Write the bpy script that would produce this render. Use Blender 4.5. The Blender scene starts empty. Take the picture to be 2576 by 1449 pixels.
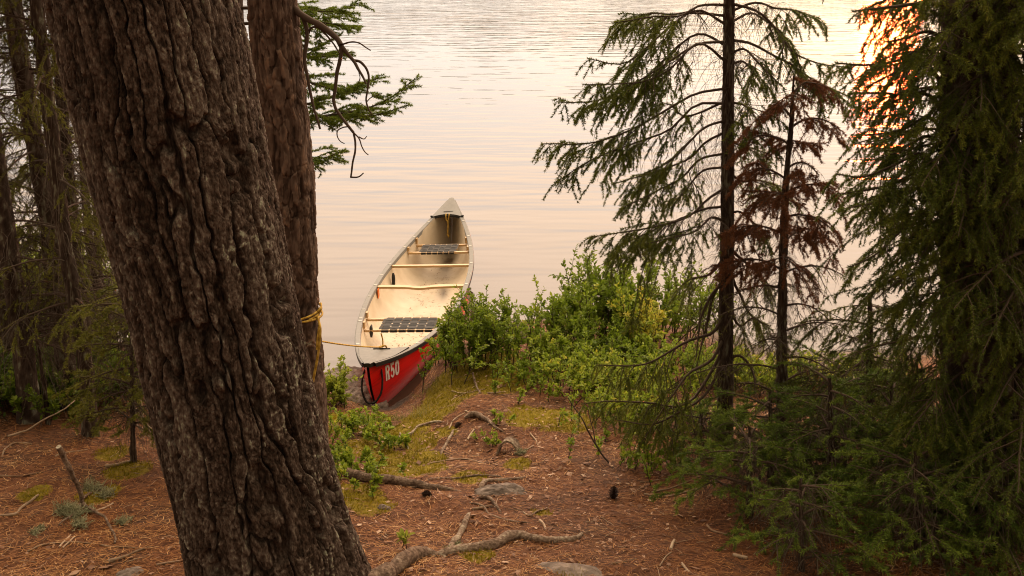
import bpy, math, random
import numpy as np
from mathutils import Vector

# ------------------------------------------------------------------ camera, light, exposure
scene = bpy.context.scene
CAM_H, PITCH, FPX = 3.56, math.radians(19.087), 2507.0      # focal length in pixels of a 2576 wide picture
cam_data = bpy.data.cameras.new("camera")
cam_data.sensor_width = 36.0
cam_data.lens = 36.0 * FPX / 2576.0
cam_data.clip_start, cam_data.clip_end = 0.05, 6000
cam = bpy.data.objects.new("camera", cam_data)
cam.location = (0, 0, CAM_H)
cam.rotation_euler = (math.pi / 2 - PITCH, 0, 0)
scene.collection.objects.link(cam)
scene.camera = cam

SUN_EL, SUN_AZ = math.radians(5.6), math.radians(20.2)       # low sun over the lake, right of the view
world = bpy.data.worlds.new("World")
scene.world = world
world.use_nodes = True
wn, wl = world.node_tree.nodes, world.node_tree.links
wn.clear()
def wnode(t, **kw):
    n = wn.new(t)
    for k, v in kw.items(): setattr(n, k, v)
    return n
sky = wnode('ShaderNodeTexSky', sky_type='NISHITA', sun_disc=False)
sky.sun_elevation, sky.sun_rotation = SUN_EL, SUN_AZ
sky.air_density, sky.dust_density, sky.ozone_density = 1.0, 0.4, 0.3
tc = wnode('ShaderNodeTexCoord')
sep = wnode('ShaderNodeSeparateXYZ'); wl.new(tc.outputs['Generated'], sep.inputs[0])
# smoke in the evening sky: bright and warm towards the sunset, dim and brown behind and overhead
nrm = wnode('ShaderNodeVectorMath', operation='NORMALIZE'); wl.new(tc.outputs['Generated'], nrm.inputs[0])
wl.new(nrm.outputs[0], sep.inputs[0])
flat = wnode('ShaderNodeCombineXYZ'); wl.new(sep.outputs['X'], flat.inputs['X']); wl.new(sep.outputs['Y'], flat.inputs['Y'])
dotn = wnode('ShaderNodeVectorMath', operation='DOT_PRODUCT')
wl.new(flat.outputs[0], dotn.inputs[0]); dotn.inputs[1].default_value = (math.sin(0.12), math.cos(0.12), 0.0)
def wramp(src, lo, hi, stops):
    mr = wnode('ShaderNodeMapRange'); mr.inputs['From Min'].default_value = lo; mr.inputs['From Max'].default_value = hi
    wl.new(src, mr.inputs['Value'])
    r = wnode('ShaderNodeValToRGB'); wl.new(mr.outputs[0], r.inputs[0]); e = r.color_ramp.elements
    f = lambda p: (p - lo) / (hi - lo)
    e[0].position, e[0].color = f(stops[0][0]), (*stops[0][1], 1)
    e[1].position, e[1].color = f(stops[-1][0]), (*stops[-1][1], 1)
    for p, c in stops[1:-1]:
        x = e.new(f(p)); x.color = (*c, 1)
    return r
# towards the sunset (1) or away from it (-1)
side_r = wramp(dotn.outputs['Value'], -1.0, 1.0, [(-1, (.058, .044, .028)), (-0.2, (.150, .116, .074)), (0.2, (.44, .345, .235)), (0.55, (.78, .60, .43)), (1.0, (1.0, .778, .592))])
# height above the horizon (sine): the smoke layer is dim and grey low down, glowing above it
up_r = wramp(sep.outputs['Z'], 0.0, 1.0, [(0.0, (.160, .194, .265)), (0.08, (.196, .230, .305)), (0.17, (.320, .345, .405)), (0.27, (.60, .575, .56)), (0.36, (.86, .83, .81)), (0.47, (1.0, .98, .97)), (1.0, (1.0, 1.0, 1.0))])
mulc = wnode('ShaderNodeMix', data_type='RGBA', blend_type='MULTIPLY'); mulc.inputs['Factor'].default_value = 1.0
wl.new(side_r.outputs[0], mulc.inputs[6]); wl.new(up_r.outputs[0], mulc.inputs[7])
bg1 = wnode('ShaderNodeBackground'); bg1.inputs['Strength'].default_value = 0.05
bg2 = wnode('ShaderNodeBackground'); bg2.inputs['Strength'].default_value = 6.4
wl.new(sky.outputs[0], bg1.inputs[0]); wl.new(mulc.outputs[2], bg2.inputs[0])
adds = wnode('ShaderNodeAddShader'); wl.new(bg1.outputs[0], adds.inputs[0]); wl.new(bg2.outputs[0], adds.inputs[1])
wout = wnode('ShaderNodeOutputWorld'); wl.new(adds.outputs[0], wout.inputs[0])

sun_data = bpy.data.lights.new("sun", 'SUN')
sun_data.energy = 0.5
sun_data.angle = math.radians(3.0)
sun_data.color = (1.0, 0.075, 0.010)
sun = bpy.data.objects.new("sun", sun_data)
sun_dir = Vector((math.sin(SUN_AZ) * math.cos(SUN_EL), math.cos(SUN_AZ) * math.cos(SUN_EL), math.sin(SUN_EL)))
sun.rotation_euler = sun_dir.to_track_quat('Z', 'Y').to_euler()
sun.location = (20, 60, 12)
scene.collection.objects.link(sun)
vs = scene.view_settings
vs.view_transform = 'Standard'; vs.look = 'None'; vs.gamma = 1.0; vs.use_curve_mapping = False
vs.exposure = 0.0
scene.render.engine = 'CYCLES'
scene.cycles.filter_width = 1.05
scene.cycles.use_denoising = True
scene.cycles.use_adaptive_sampling = False
scene.cycles.sample_clamp_indirect = 4.0
scene.cycles.max_bounces = 6
scene.cycles.diffuse_bounces = 3
scene.cycles.glossy_bounces = 3
scene.cycles.transmission_bounces = 3
scene.cycles.transparent_max_bounces = 4

# ------------------------------------------------------------------ small numeric tools
SP, CP = math.sin(PITCH), math.cos(PITCH)
def ray(px, py):
    dx, dy = (px - 1288.0) / FPX, (724.5 - py) / FPX
    return np.array([dx, CP + SP * dy, -SP + CP * dy])
def at(px, py, Y):                       # the point at forward distance Y seen at a spot of the 2576 wide picture
    r = ray(px, py); k = Y / r[1]
    return np.array([r[0] * k, Y, CAM_H + r[2] * k])
def atz(px, py, z):
    r = ray(px, py); k = (z - CAM_H) / r[2]
    return np.array([r[0] * k, r[1] * k, z])

def _hash(ix, iy, iz, seed):
    h = (ix.astype(np.int64) * 374761393 + iy.astype(np.int64) * 668265263 + iz.astype(np.int64) * 1274126177 + seed * 974634777) & 0xFFFFFFFF
    h = ((h ^ (h >> 13)) * 1103515245) & 0xFFFFFFFF
    h = ((h ^ (h >> 16)) * 2654435761) & 0xFFFFFFFF
    return ((h ^ (h >> 15)) & 0xFFFFFF) / float(0xFFFFFF)
def vnoise(P, seed=0):
    P = np.asarray(P, float); i = np.floor(P); f = P - i; f = f * f * (3 - 2 * f); i = i.astype(np.int64)
    out = 0
    for dx in (0, 1):
        for dy in (0, 1):
            for dz in (0, 1):
                w = (f[..., 0] if dx else 1 - f[..., 0]) * (f[..., 1] if dy else 1 - f[..., 1]) * (f[..., 2] if dz else 1 - f[..., 2])
                out = out + w * _hash(i[..., 0] + dx, i[..., 1] + dy, i[..., 2] + dz, seed)
    return out
def fbm(P, seed=0, octv=4, gain=0.5):
    P = np.asarray(P, float); s = 0; a = 1.0; t = 0
    for k in range(octv):
        s = s + a * vnoise(P * (2.03 ** k) + k * 17.3, seed + k); t += a; a *= gain
    return s / t * 2 - 1
def sstep(a, b, x):
    t = np.clip((x - a) / (b - a), 0, 1); return t * t * (3 - 2 * t)
def norm(v):
    return v / np.maximum(np.linalg.norm(v, axis=-1, keepdims=True), 1e-9)

# ------------------------------------------------------------------ mesh building
class Batch:
    def __init__(s): s.V, s.F, s.T, s.M, s.S, s.n = [], [], [], [], [], 0
    def add(s, V, F, mat=0, tint=0.5, smooth=False):
        V = np.asarray(V, float).reshape(-1, 3); F = np.asarray(F, np.int64)
        if len(V) == 0 or len(F) == 0: return s
        s.V.append(V); s.F.append(F + s.n); s.n += len(V)
        s.T.append(np.broadcast_to(np.asarray(tint, float), (len(V),)))
        s.M.append((len(F), mat)); s.S.append((len(F), smooth)); return s
    def merge(s, o):
        for V, F, T, M, S in zip(o.V, o.F, o.T, o.M, o.S): pass
        off = s.n
        s.V += o.V; s.F += [f + off for f in o.F]; s.T += o.T; s.M += o.M; s.S += o.S; s.n += o.n
        return s
COL = scene.collection
def mesh_from(name, b, mats, base=(0, 0, 0)):
    me = bpy.data.meshes.new(name)
    V = np.concatenate(b.V) - np.asarray(base)
    me.vertices.add(len(V)); me.vertices.foreach_set('co', V.astype(np.float32).ravel())
    lens = np.concatenate([np.full(len(f), f.shape[1]) for f in b.F])
    loops = np.concatenate([f.ravel() for f in b.F])
    me.loops.add(len(loops)); me.loops.foreach_set('vertex_index', loops.astype(np.int32))
    me.polygons.add(len(lens))
    me.polygons.foreach_set('loop_start', (np.cumsum(lens) - lens).astype(np.int32))
    me.polygons.foreach_set('loop_total', lens.astype(np.int32))
    me.polygons.foreach_set('material_index', np.concatenate([np.full(n, m) for n, m in b.M]).astype(np.int32))
    me.polygons.foreach_set('use_smooth', np.concatenate([np.full(n, m) for n, m in b.S]).astype(bool))
    a = me.attributes.new('tint', 'FLOAT', 'POINT'); a.data.foreach_set('value', np.concatenate(b.T).astype(np.float32))
    for m in mats: me.materials.append(m)
    me.update(); me.validate()
    return me
def tag(o, label, cat, group=None, kind=None):
    if label: o['label'] = label
    if cat: o['category'] = cat
    if group: o['group'] = group
    if kind: o['kind'] = kind
    return o
def thing(name, label, cat, loc, group=None, kind=None):
    o = bpy.data.objects.new(name, None); o.location = loc; o.empty_display_size = 0.1
    COL.objects.link(o); return tag(o, label, cat, group, kind)
def root_of(o):
    while o.parent is not None: o = o.parent
    return o
def part(name, b, mats, parent, label=None):
    o = bpy.data.objects.new(name, mesh_from(name, b, mats, root_of(parent).location)); o.parent = parent
    COL.objects.link(o)
    if label: o['label'] = label
    return o
def solid(name, b, mats, label, cat, base=None, group=None, kind=None):
    base = np.concatenate(b.V).mean(0) if base is None else np.asarray(base)
    o = bpy.data.objects.new(name, mesh_from(name, b, mats, base)); o.location = base
    COL.objects.link(o); return tag(o, label, cat, group, kind)

def grid_faces(n, m, wrap=False):
    i = np.arange(n - 1)[:, None]; j = np.arange(m if wrap else m - 1)[None, :]
    j2 = (j + 1) % m
    return np.stack([i * m + j, i * m + j2, (i + 1) * m + j2, (i + 1) * m + j], -1).reshape(-1, 4)
def tubes(P, R, m=4, mat=0, tint=0.5, b=None, smooth=True):
    """N polylines of K points (N,K,3) with radii (N,K) as open tubes of m sides."""
    b = b or Batch(); P = np.asarray(P, float)
    if P.ndim == 2: P = P[None]
    R = np.asarray(R, float); R = np.broadcast_to(R, P.shape[:2])
    N, K = P.shape[:2]
    if N == 0: return b
    T = np.gradient(P, axis=1); T = norm(T)
    ref = np.where(np.abs(T[:, :1, 2:3]) > 0.85, np.array([1.0, 0, 0]), np.array([0, 0, 1.0]))
    A = norm(np.cross(T, np.broadcast_to(ref, T.shape))); Bn = np.cross(T, A)
    th = np.arange(m) * 2 * math.pi / m
    V = P[:, :, None, :] + R[:, :, None, None] * (A[:, :, None, :] * np.cos(th)[:, None] + Bn[:, :, None, :] * np.sin(th)[:, None])
    f = grid_faces(K, m, True)[None] + (np.arange(N) * K * m)[:, None, None]
    t = np.asarray(tint, float)
    if t.ndim == 1 and len(t) == N: t = np.repeat(t, K * m)
    b.add(V.reshape(-1, 3), f.reshape(-1, 4), mat, t, smooth); return b
def resample(P, n):
    P = np.asarray(P, float); d = np.r_[0, np.cumsum(np.linalg.norm(np.diff(P, axis=0), axis=1))]
    # smooth catmull-rom style resampling
    t = np.linspace(0, d[-1], n); out = np.zeros((n, P.shape[1]))
    m = np.gradient(P, d, axis=0)
    k = np.clip(np.searchsorted(d, t, side='right') - 1, 0, len(P) - 2)
    h = (d[k + 1] - d[k])[:, None]; s = ((t - d[k])[:, None]) / h
    return (2 * s**3 - 3 * s**2 + 1) * P[k] + (s**3 - 2 * s**2 + s) * h * m[k] + (-2 * s**3 + 3 * s**2) * P[k + 1] + (s**3 - s**2) * h * m[k + 1]
def box(b, c, ax, ay, az, mat=0, tint=0.5):
    c, ax, ay, az = map(lambda v: np.asarray(v, float), (c, ax, ay, az))
    V = [c + sx * ax + sy * ay + sz * az for sx in (-1, 1) for sy in (-1, 1) for sz in (-1, 1)]
    b.add(V, [[0, 1, 3, 2], [4, 6, 7, 5], [0, 4, 5, 1], [2, 3, 7, 6], [0, 2, 6, 4], [1, 5, 7, 3]], mat, tint); return b

# ------------------------------------------------------------------ materials
def mat(name, build):
    m = bpy.data.materials.new(name); m.use_nodes = True
    nt = m.node_tree; nt.nodes.clear()
    out = nt.nodes.new('ShaderNodeOutputMaterial')
    N = lambda t, **kw: _n(nt, t, kw)
    s = build(nt, N, nt.links.new)
    nt.links.new(s, out.inputs['Surface'])
    return m
def _n(nt, t, kw):
    n = nt.nodes.new(t)
    for k, v in kw.items():
        if k.startswith('i_'):
            n.inputs[k[2:].replace('_', ' ')].default_value = v
        else: setattr(n, k, v)
    return n
def ramp(nt, stops, interp='LINEAR'):
    r = nt.nodes.new('ShaderNodeValToRGB'); cr = r.color_ramp; cr.interpolation = interp
    cr.elements[0].position, cr.elements[0].color = stops[0][0], (*stops[0][1], 1)
    cr.elements[1].position, cr.elements[1].color = stops[-1][0], (*stops[-1][1], 1)
    for p, c in stops[1:-1]:
        x = cr.elements.new(p); x.color = (*c, 1)
    return r
def tintmat(name, stops, rough=0.8, noise=0.0, nscale=40, transl=0.0, spec=0.3, bump=0.0, bscale=60, aniso=(1, 1, 1)):
    """Colour from the 'tint' value of each leaf, needle or plate, shifted by noise."""
    def build(nt, N, L):
        a = N('ShaderNodeAttribute', attribute_name='tint'); fac = a.outputs['Fac']
        tcn = N('ShaderNodeTexCoord'); mp = N('ShaderNodeMapping'); mp.inputs['Scale'].default_value = aniso
        L(tcn.outputs['Object'], mp.inputs[0])
        if noise:
            nz = N('ShaderNodeTexNoise'); nz.inputs['Scale'].default_value = nscale; nz.inputs['Detail'].default_value = 5
            L(mp.outputs[0], nz.inputs['Vector'])
            s = N('ShaderNodeMath', operation='SUBTRACT'); L(nz.outputs['Fac'], s.inputs[0]); s.inputs[1].default_value = 0.5
            ml = N('ShaderNodeMath', operation='MULTIPLY_ADD'); L(s.outputs[0], ml.inputs[0]); ml.inputs[1].default_value = noise; L(fac, ml.inputs[2])
            fac = ml.outputs[0]
        r = ramp(nt, stops); L(fac, r.inputs[0])
        p = N('ShaderNodeBsdfPrincipled'); p.inputs['Roughness'].default_value = rough; p.inputs['Specular IOR Level'].default_value = spec
        L(r.outputs[0], p.inputs['Base Color'])
        if bump:
            nb = N('ShaderNodeTexNoise'); nb.inputs['Scale'].default_value = bscale; nb.inputs['Detail'].default_value = 6
            L(mp.outputs[0], nb.inputs['Vector'])
            bm = N('ShaderNodeBump'); bm.inputs['Strength'].default_value = 1.0; bm.inputs['Distance'].default_value = bump
            L(nb.outputs['Fac'], bm.inputs['Height']); L(bm.outputs[0], p.inputs['Normal'])
        if not transl: return p.outputs[0]
        t = N('ShaderNodeBsdfTranslucent'); L(r.outputs[0], t.inputs[0])
        mx = N('ShaderNodeMixShader'); mx.inputs[0].default_value = transl
        L(p.outputs[0], mx.inputs[1]); L(t.outputs[0], mx.inputs[2]); return mx.outputs[0]
    return mat(name, build)
def plain(name, col, rough=0.6, spec=0.4, var=0.15, vscale=30, bump=0.0):
    c = np.array(col)
    return tintmat(name, [(0.2, tuple(c * (1 - var))), (0.8, tuple(np.minimum(c * (1 + var), 1)))], rough, 1.0 if var else 0, vscale, 0, spec, bump, vscale * 3)

M = {}
M['bark'] = tintmat('furrowed_bark', [(0.0, (0.020, 0.013, 0.009)), (0.35, (0.062, 0.041, 0.030)), (0.6, (0.115, 0.083, 0.065)), (0.80, (0.18, 0.142, 0.115)), (1.0, (0.32, 0.32, 0.23))], 0.9, 1.3, 85, 0, 0.15, 0.010, 150, (1, 1, 0.5))
M['red_bark'] = tintmat('scaly_red_bark', [(0.0, (0.030, 0.018, 0.013)), (0.35, (0.090, 0.055, 0.040)), (0.6, (0.155, 0.103, 0.078)), (0.85, (0.24, 0.145, 0.098)), (1.0, (0.30, 0.27, 0.21))], 0.9, 0.5, 40, 0, 0.15, 0.004, 80, (1, 1, 0.4))
M['thin_bark'] = tintmat('thin_spruce_bark', [(0.0, (0.016, 0.010, 0.007)), (0.5, (0.052, 0.034, 0.025)), (0.8, (0.095, 0.068, 0.05)), (1.0, (0.22, 0.22, 0.16))], 0.9, 0.9, 45, 0, 0.15, 0.004, 120, (1, 1, 0.5))
M['twig'] = tintmat('grey_brown_twig', [(0.0, (0.030, 0.019, 0.013)), (0.6, (0.085, 0.055, 0.038)), (1.0, (0.17, 0.15, 0.11))], 0.9, 0.3, 30)
M['needle'] = tintmat('spruce_needle', [(0.0, (0.026, 0.040, 0.004)), (0.5, (0.080, 0.108, 0.010)), (0.85, (0.17, 0.20, 0.020)), (1.0, (0.24, 0.25, 0.03))], 0.6, 0, 1, 0.25, 0.3)
M['olive'] = tintmat('olive_needle', [(0.0, (0.045, 0.048, 0.007)), (0.5, (0.115, 0.120, 0.014)), (1.0, (0.25, 0.25, 0.035))], 0.6, 0, 1, 0.3, 0.3)
M['dead_needle'] = tintmat('rust_needle', [(0.0, (0.065, 0.022, 0.009)), (0.5, (0.165, 0.060, 0.023)), (1.0, (0.29, 0.12, 0.048))], 0.7, 0, 1, 0.2, 0.2)
M['fir'] = tintmat('fir_needle', [(0.0, (0.032, 0.055, 0.006)), (0.5, (0.085, 0.140, 0.014)), (1.0, (0.24, 0.31, 0.035))], 0.6, 0, 1, 0.25, 0.3)
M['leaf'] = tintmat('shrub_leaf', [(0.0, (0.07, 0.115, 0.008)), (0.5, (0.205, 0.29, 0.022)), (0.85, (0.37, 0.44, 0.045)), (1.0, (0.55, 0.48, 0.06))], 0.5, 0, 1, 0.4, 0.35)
M['bright_leaf'] = tintmat('sunlit_shrub_leaf', [(0.0, (0.10, 0.16, 0.014)), (0.5, (0.22, 0.31, 0.03)), (1.0, (0.40, 0.44, 0.06))], 0.5, 0, 1, 0.45, 0.35)  # shrub leaf again, with the sunlight put into its colour
M['lichen'] = tintmat('pale_lichen', [(0.0, (0.11, 0.11, 0.06)), (0.5, (0.23, 0.23, 0.125)), (1.0, (0.38, 0.37, 0.22))], 0.95, 0.3, 50)
M['dry'] = tintmat('dry_wood', [(0.0, (0.11, 0.065, 0.038)), (0.5, (0.26, 0.18, 0.115)), (1.0, (0.48, 0.36, 0.25))], 0.85, 0.6, 60, 0, 0.2, 0.002, 120)
M['root'] = tintmat('root_bark', [(0.0, (0.045, 0.027, 0.018)), (0.4, (0.13, 0.085, 0.058)), (0.7, (0.27, 0.19, 0.135)), (1.0, (0.44, 0.38, 0.28))], 0.9, 1.3, 60, 0, 0.2, 0.012, 110, (1, 1, 1))
M['needle_litter'] = tintmat('fallen_needle', [(0.0, (0.060, 0.019, 0.006)), (0.5, (0.225, 0.084, 0.022)), (0.85, (0.42, 0.20, 0.062)), (1.0, (0.60, 0.36, 0.16))], 0.7, 0, 1, 0, 0.3)
M['chip'] = tintmat('wood_chip', [(0.0, (0.10, 0.045, 0.026)), (0.5, (0.30, 0.165, 0.10)), (1.0, (0.62, 0.44, 0.30))], 0.8, 0, 1, 0, 0.3)
M['moss'] = tintmat('moss_tuft', [(0.0, (0.10, 0.085, 0.007)), (0.5, (0.27, 0.215, 0.013)), (1.0, (0.46, 0.38, 0.028))], 0.9, 0, 1, 0.25, 0.1)
M['grass'] = tintmat('grass_blade', [(0.0, (0.07, 0.08, 0.015)), (0.6, (0.19, 0.19, 0.045)), (1.0, (0.38, 0.31, 0.13))], 0.7, 0, 1, 0.35, 0.2)
M['rock'] = tintmat('granite', [(0.0, (0.055, 0.042, 0.034)), (0.45, (0.155, 0.118, 0.096)), (0.75, (0.27, 0.21, 0.172)), (1.0, (0.37, 0.325, 0.25))], 0.85, 1.3, 22, 0, 0.25, 0.008, 60)
M['red'] = tintmat('red_hull_plastic', [(0.2, (0.60, 0.006, 0.005)), (0.55, (0.82, 0.009, 0.007)), (0.74, (0.84, 0.014, 0.010)), (0.88, (0.78, 0.11, 0.085))], 0.28, 1.0, 8, 0, 0.5, 0, 60, (.6, .6, 7))
M['cream'] = None
M['vinyl'] = plain('weathered_vinyl', (0.205, 0.195, 0.18), 0.6, 0.3, 0.14, 25, 0.0005)
M['black'] = plain('black_vinyl', (0.020, 0.018, 0.016), 0.5, 0.4, 0.2, 30)
M['wood'] = tintmat('varnished_ash', [(0.2, (0.42, 0.245, 0.095)), (0.8, (0.60, 0.41, 0.20))], 0.4, 0.8, 14, 0, 0.45, 0, 60, (0.4, 6, 6))
M['web_dark'] = plain('black_webbing', (0.016, 0.015, 0.014), 0.75, 0.3, 0.2, 200)
M['web_grey'] = plain('charcoal_webbing', (0.050, 0.046, 0.043), 0.75, 0.3, 0.2, 200)
M['white'] = plain('white_marking', (0.78, 0.74, 0.68), 0.5, 0.3, 0.04, 30)
M['orange'] = plain('orange_marking', (0.85, 0.18, 0.01), 0.5, 0.3, 0.06, 60)
M['rope'] = tintmat('yellow_rope', [(0.0, (0.22, 0.115, 0.010)), (0.5, (0.48, 0.28, 0.030)), (1.0, (0.68, 0.46, 0.10))], 0.7, 0.7, 120, 0, 0.3, 0.002, 300)
M['black_rope'] = plain('black_cord', (0.012, 0.011, 0.010), 0.7, 0.3, 0.2, 200)
M['cone'] = plain('cone_scale', (0.05, 0.026, 0.016), 0.8, 0.2, 0.3, 80)

def cream_build(nt, N, L):
    tcn = N('ShaderNodeTexCoord')
    a = N('ShaderNodeAttribute', attribute_name='tint')            # brown stain near the thwart, brown patch towards the far end
    n1 = N('ShaderNodeTexNoise'); n1.inputs['Scale'].default_value = 7; n1.inputs['Detail'].default_value = 6
    n2 = N('ShaderNodeTexNoise'); n2.inputs['Scale'].default_value = 60; n2.inputs['Detail'].default_value = 4
    for n in (n1, n2): L(tcn.outputs['Object'], n.inputs['Vector'])
    r0 = ramp(nt, [(0.3, (0.56, 0.45, 0.315)), (0.7, (0.67, 0.565, 0.43))]); L(n1.outputs['Fac'], r0.inputs[0])
    sp = ramp(nt, [(0.60, (0, 0, 0)), (0.72, (1, 1, 1))]); L(n2.outputs['Fac'], sp.inputs[0])
    spm = N('ShaderNodeMath', operation='MULTIPLY'); L(sp.outputs[0], spm.inputs[0]); spm.inputs[1].default_value = 0.10
    m1 = N('ShaderNodeMix', data_type='RGBA'); L(spm.outputs[0], m1.inputs['Factor']); L(r0.outputs[0], m1.inputs[6]); m1.inputs[7].default_value = (0.40, 0.26, 0.13, 1)
    st = N('ShaderNodeMath', operation='ADD'); L(n1.outputs['Fac'], st.inputs[0]); st.inputs[1].default_value = 0.45
    sm = N('ShaderNodeMath', operation='MULTIPLY', use_clamp=True); L(st.outputs[0], sm.inputs[0]); L(a.outputs['Fac'], sm.inputs[1])
    m2 = N('ShaderNodeMix', data_type='RGBA'); L(sm.outputs[0], m2.inputs['Factor']); L(m1.outputs[2], m2.inputs[6]); m2.inputs[7].default_value = (0.050, 0.028, 0.008, 1)
    p = N('ShaderNodeBsdfPrincipled'); p.inputs['Roughness'].default_value = 0.5; L(m2.outputs[2], p.inputs['Base Color'])
    return p.outputs[0]
M['cream'] = mat('cream_hull_lining', cream_build)

def water_build(nt, N, L):
    geo = N('ShaderNodeNewGeometry')
    def wav(sx, sy, detail, rot=0.0):
        mp = N('ShaderNodeMapping'); mp.inputs['Scale'].default_value = (sx, sy, 1); mp.inputs['Rotation'].default_value = (0, 0, rot)
        L(geo.outputs['Position'], mp.inputs[0])
        n = N('ShaderNodeTexNoise'); n.inputs['Scale'].default_value = 1.0; n.inputs['Detail'].default_value = detail; n.inputs['Roughness'].default_value = 0.5
        L(mp.outputs[0], n.inputs['Vector']); return n.outputs['Fac']
    swell = wav(0.45, 1.7, 2.0, 0.22)
    rip0 = wav(0.50, 1.75, 2.5, -0.09)
    rpw = N('ShaderNodeMath', operation='POWER'); L(rip0, rpw.inputs[0]); rpw.inputs[1].default_value = 3.0; rip = rpw.outputs[0]
    patch = wav(0.05, 0.035, 2.0)
    pr = N('ShaderNodeMapRange'); L(patch, pr.inputs['Value']); pr.inputs['From Min'].default_value = 0.38; pr.inputs['From Max'].default_value = 0.62
    pr.inputs['To Min'].default_value = 0.25
    sp = N('ShaderNodeSeparateXYZ'); L(geo.outputs['Position'], sp.inputs[0])
    far = N('ShaderNodeMapRange'); L(sp.outputs['Y'], far.inputs['Value'])            # the wind reaches the open lake, the cove is calm
    far.inputs['From Min'].default_value = 13; far.inputs['From Max'].default_value = 50; far.inputs['To Min'].default_value = 0.06; far.inputs['To Max'].default_value = 1.0
    k = N('ShaderNodeMath', operation='MULTIPLY'); L(pr.outputs[0], k.inputs[0]); L(far.outputs[0], k.inputs[1])
    k2 = N('ShaderNodeMath', operation='MULTIPLY'); L(k.outputs[0], k2.inputs[0]); k2.inputs[1].default_value = 0.13
    b1 = N('ShaderNodeBump'); b1.inputs['Strength'].default_value = 1.0; b1.inputs['Distance'].default_value = 0.031; L(swell, b1.inputs['Height'])
    b2 = N('ShaderNodeBump'); b2.inputs['Strength'].default_value = 1.0; L(k2.outputs[0], b2.inputs['Distance']); L(rip, b2.inputs['Height']); L(b1.outputs[0], b2.inputs['Normal'])
    p = N('ShaderNodeBsdfPrincipled'); p.inputs['Base Color'].default_value = (0.055, 0.036, 0.024, 1)
    p.inputs['Roughness'].default_value = 0.06; p.inputs['IOR'].default_value = 1.33
    L(b2.outputs[0], p.inputs['Normal'])
    return p.outputs[0]
M['water'] = mat('lake_water', water_build)

def ground_build(nt, N, L):
    geo = N('ShaderNodeNewGeometry')
    a = N('ShaderNodeAttribute', attribute_name='tint')            # 0 needle floor, 1 moss, below zero wet rock and mud
    def nz(s, d, rough=0.55):
        n = N('ShaderNodeTexNoise'); n.inputs['Scale'].default_value = s; n.inputs['Detail'].default_value = d; n.inputs['Roughness'].default_value = rough
        L(geo.outputs['Position'], n.inputs['Vector']); return n.outputs['Fac']
    f1, f2 = nz(30, 6, 0.7), nz(3.0, 4)
    r = ramp(nt, [(0.25, (0.028, 0.010, 0.004)), (0.45, (0.10, 0.036, 0.013)), (0.62, (0.19, 0.076, 0.029)), (0.8, (0.30, 0.14, 0.06))]); L(f1, r.inputs[0])
    soil = ramp(nt, [(0.35, (0.040, 0.026, 0.018)), (0.65, (0.12, 0.062, 0.036))]); L(f1, soil.inputs[0])
    s0 = ramp(nt, [(0.45, (0, 0, 0)), (0.65, (0.7, 0.7, 0.7))]); L(f2, s0.inputs[0])
    m0 = N('ShaderNodeMix', data_type='RGBA'); L(s0.outputs[0], m0.inputs['Factor']); L(r.outputs[0], m0.inputs[6]); L(soil.outputs[0], m0.inputs[7])
    ms = ramp(nt, [(0.3, (0.10, 0.072, 0.007)), (0.7, (0.28, 0.205, 0.016))]); L(f1, ms.inputs[0])
    q = N('ShaderNodeMath', operation='ADD'); L(a.outputs['Fac'], q.inputs[0])
    s1 = N('ShaderNodeMath', operation='MULTIPLY_ADD'); L(f1, s1.inputs[0]); s1.inputs[1].default_value = 0.9; s1.inputs[2].default_value = -0.45; L(s1.outputs[0], q.inputs[1])
    mf = ramp(nt, [(0.40, (0, 0, 0)), (0.62, (1, 1, 1))]); L(q.outputs[0], mf.inputs[0])
    m1 = N('ShaderNodeMix', data_type='RGBA'); L(mf.outputs[0], m1.inputs['Factor']); L(m0.outputs[2], m1.inputs[6]); L(ms.outputs[0], m1.inputs[7])
    wet = ramp(nt, [(0.3, (0.05, 0.043, 0.036)), (0.7, (0.16, 0.135, 0.11))]); L(f1, wet.inputs[0])
    sp = N('ShaderNodeSeparateXYZ'); L(geo.outputs['Position'], sp.inputs[0])
    wz = N('ShaderNodeMapRange'); L(sp.outputs['Z'], wz.inputs['Value']); wz.inputs['From Min'].default_value = 0.14; wz.inputs['From Max'].default_value = 0.03
    m2 = N('ShaderNodeMix', data_type='RGBA'); L(wz.outputs[0], m2.inputs['Factor']); L(m1.outputs[2], m2.inputs[6]); L(wet.outputs[0], m2.inputs[7])
    p = N('ShaderNodeBsdfPrincipled'); p.inputs['Roughness'].default_value = 0.9; p.inputs['Specular IOR Level'].default_value = 0.2
    L(m2.outputs[2], p.inputs['Base Color'])
    bm = N('ShaderNodeBump'); bm.inputs['Strength'].default_value = 0.8; bm.inputs['Distance'].default_value = 0.02; L(f1, bm.inputs['Height']); L(bm.outputs[0], p.inputs['Normal'])
    return p.outputs[0]
M['ground'] = mat('forest_floor', ground_build)
M['far_wood'] = tintmat('far_conifers', [(0.0, (0.012, 0.020, 0.010)), (1.0, (0.035, 0.048, 0.022))], 0.9)

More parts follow.
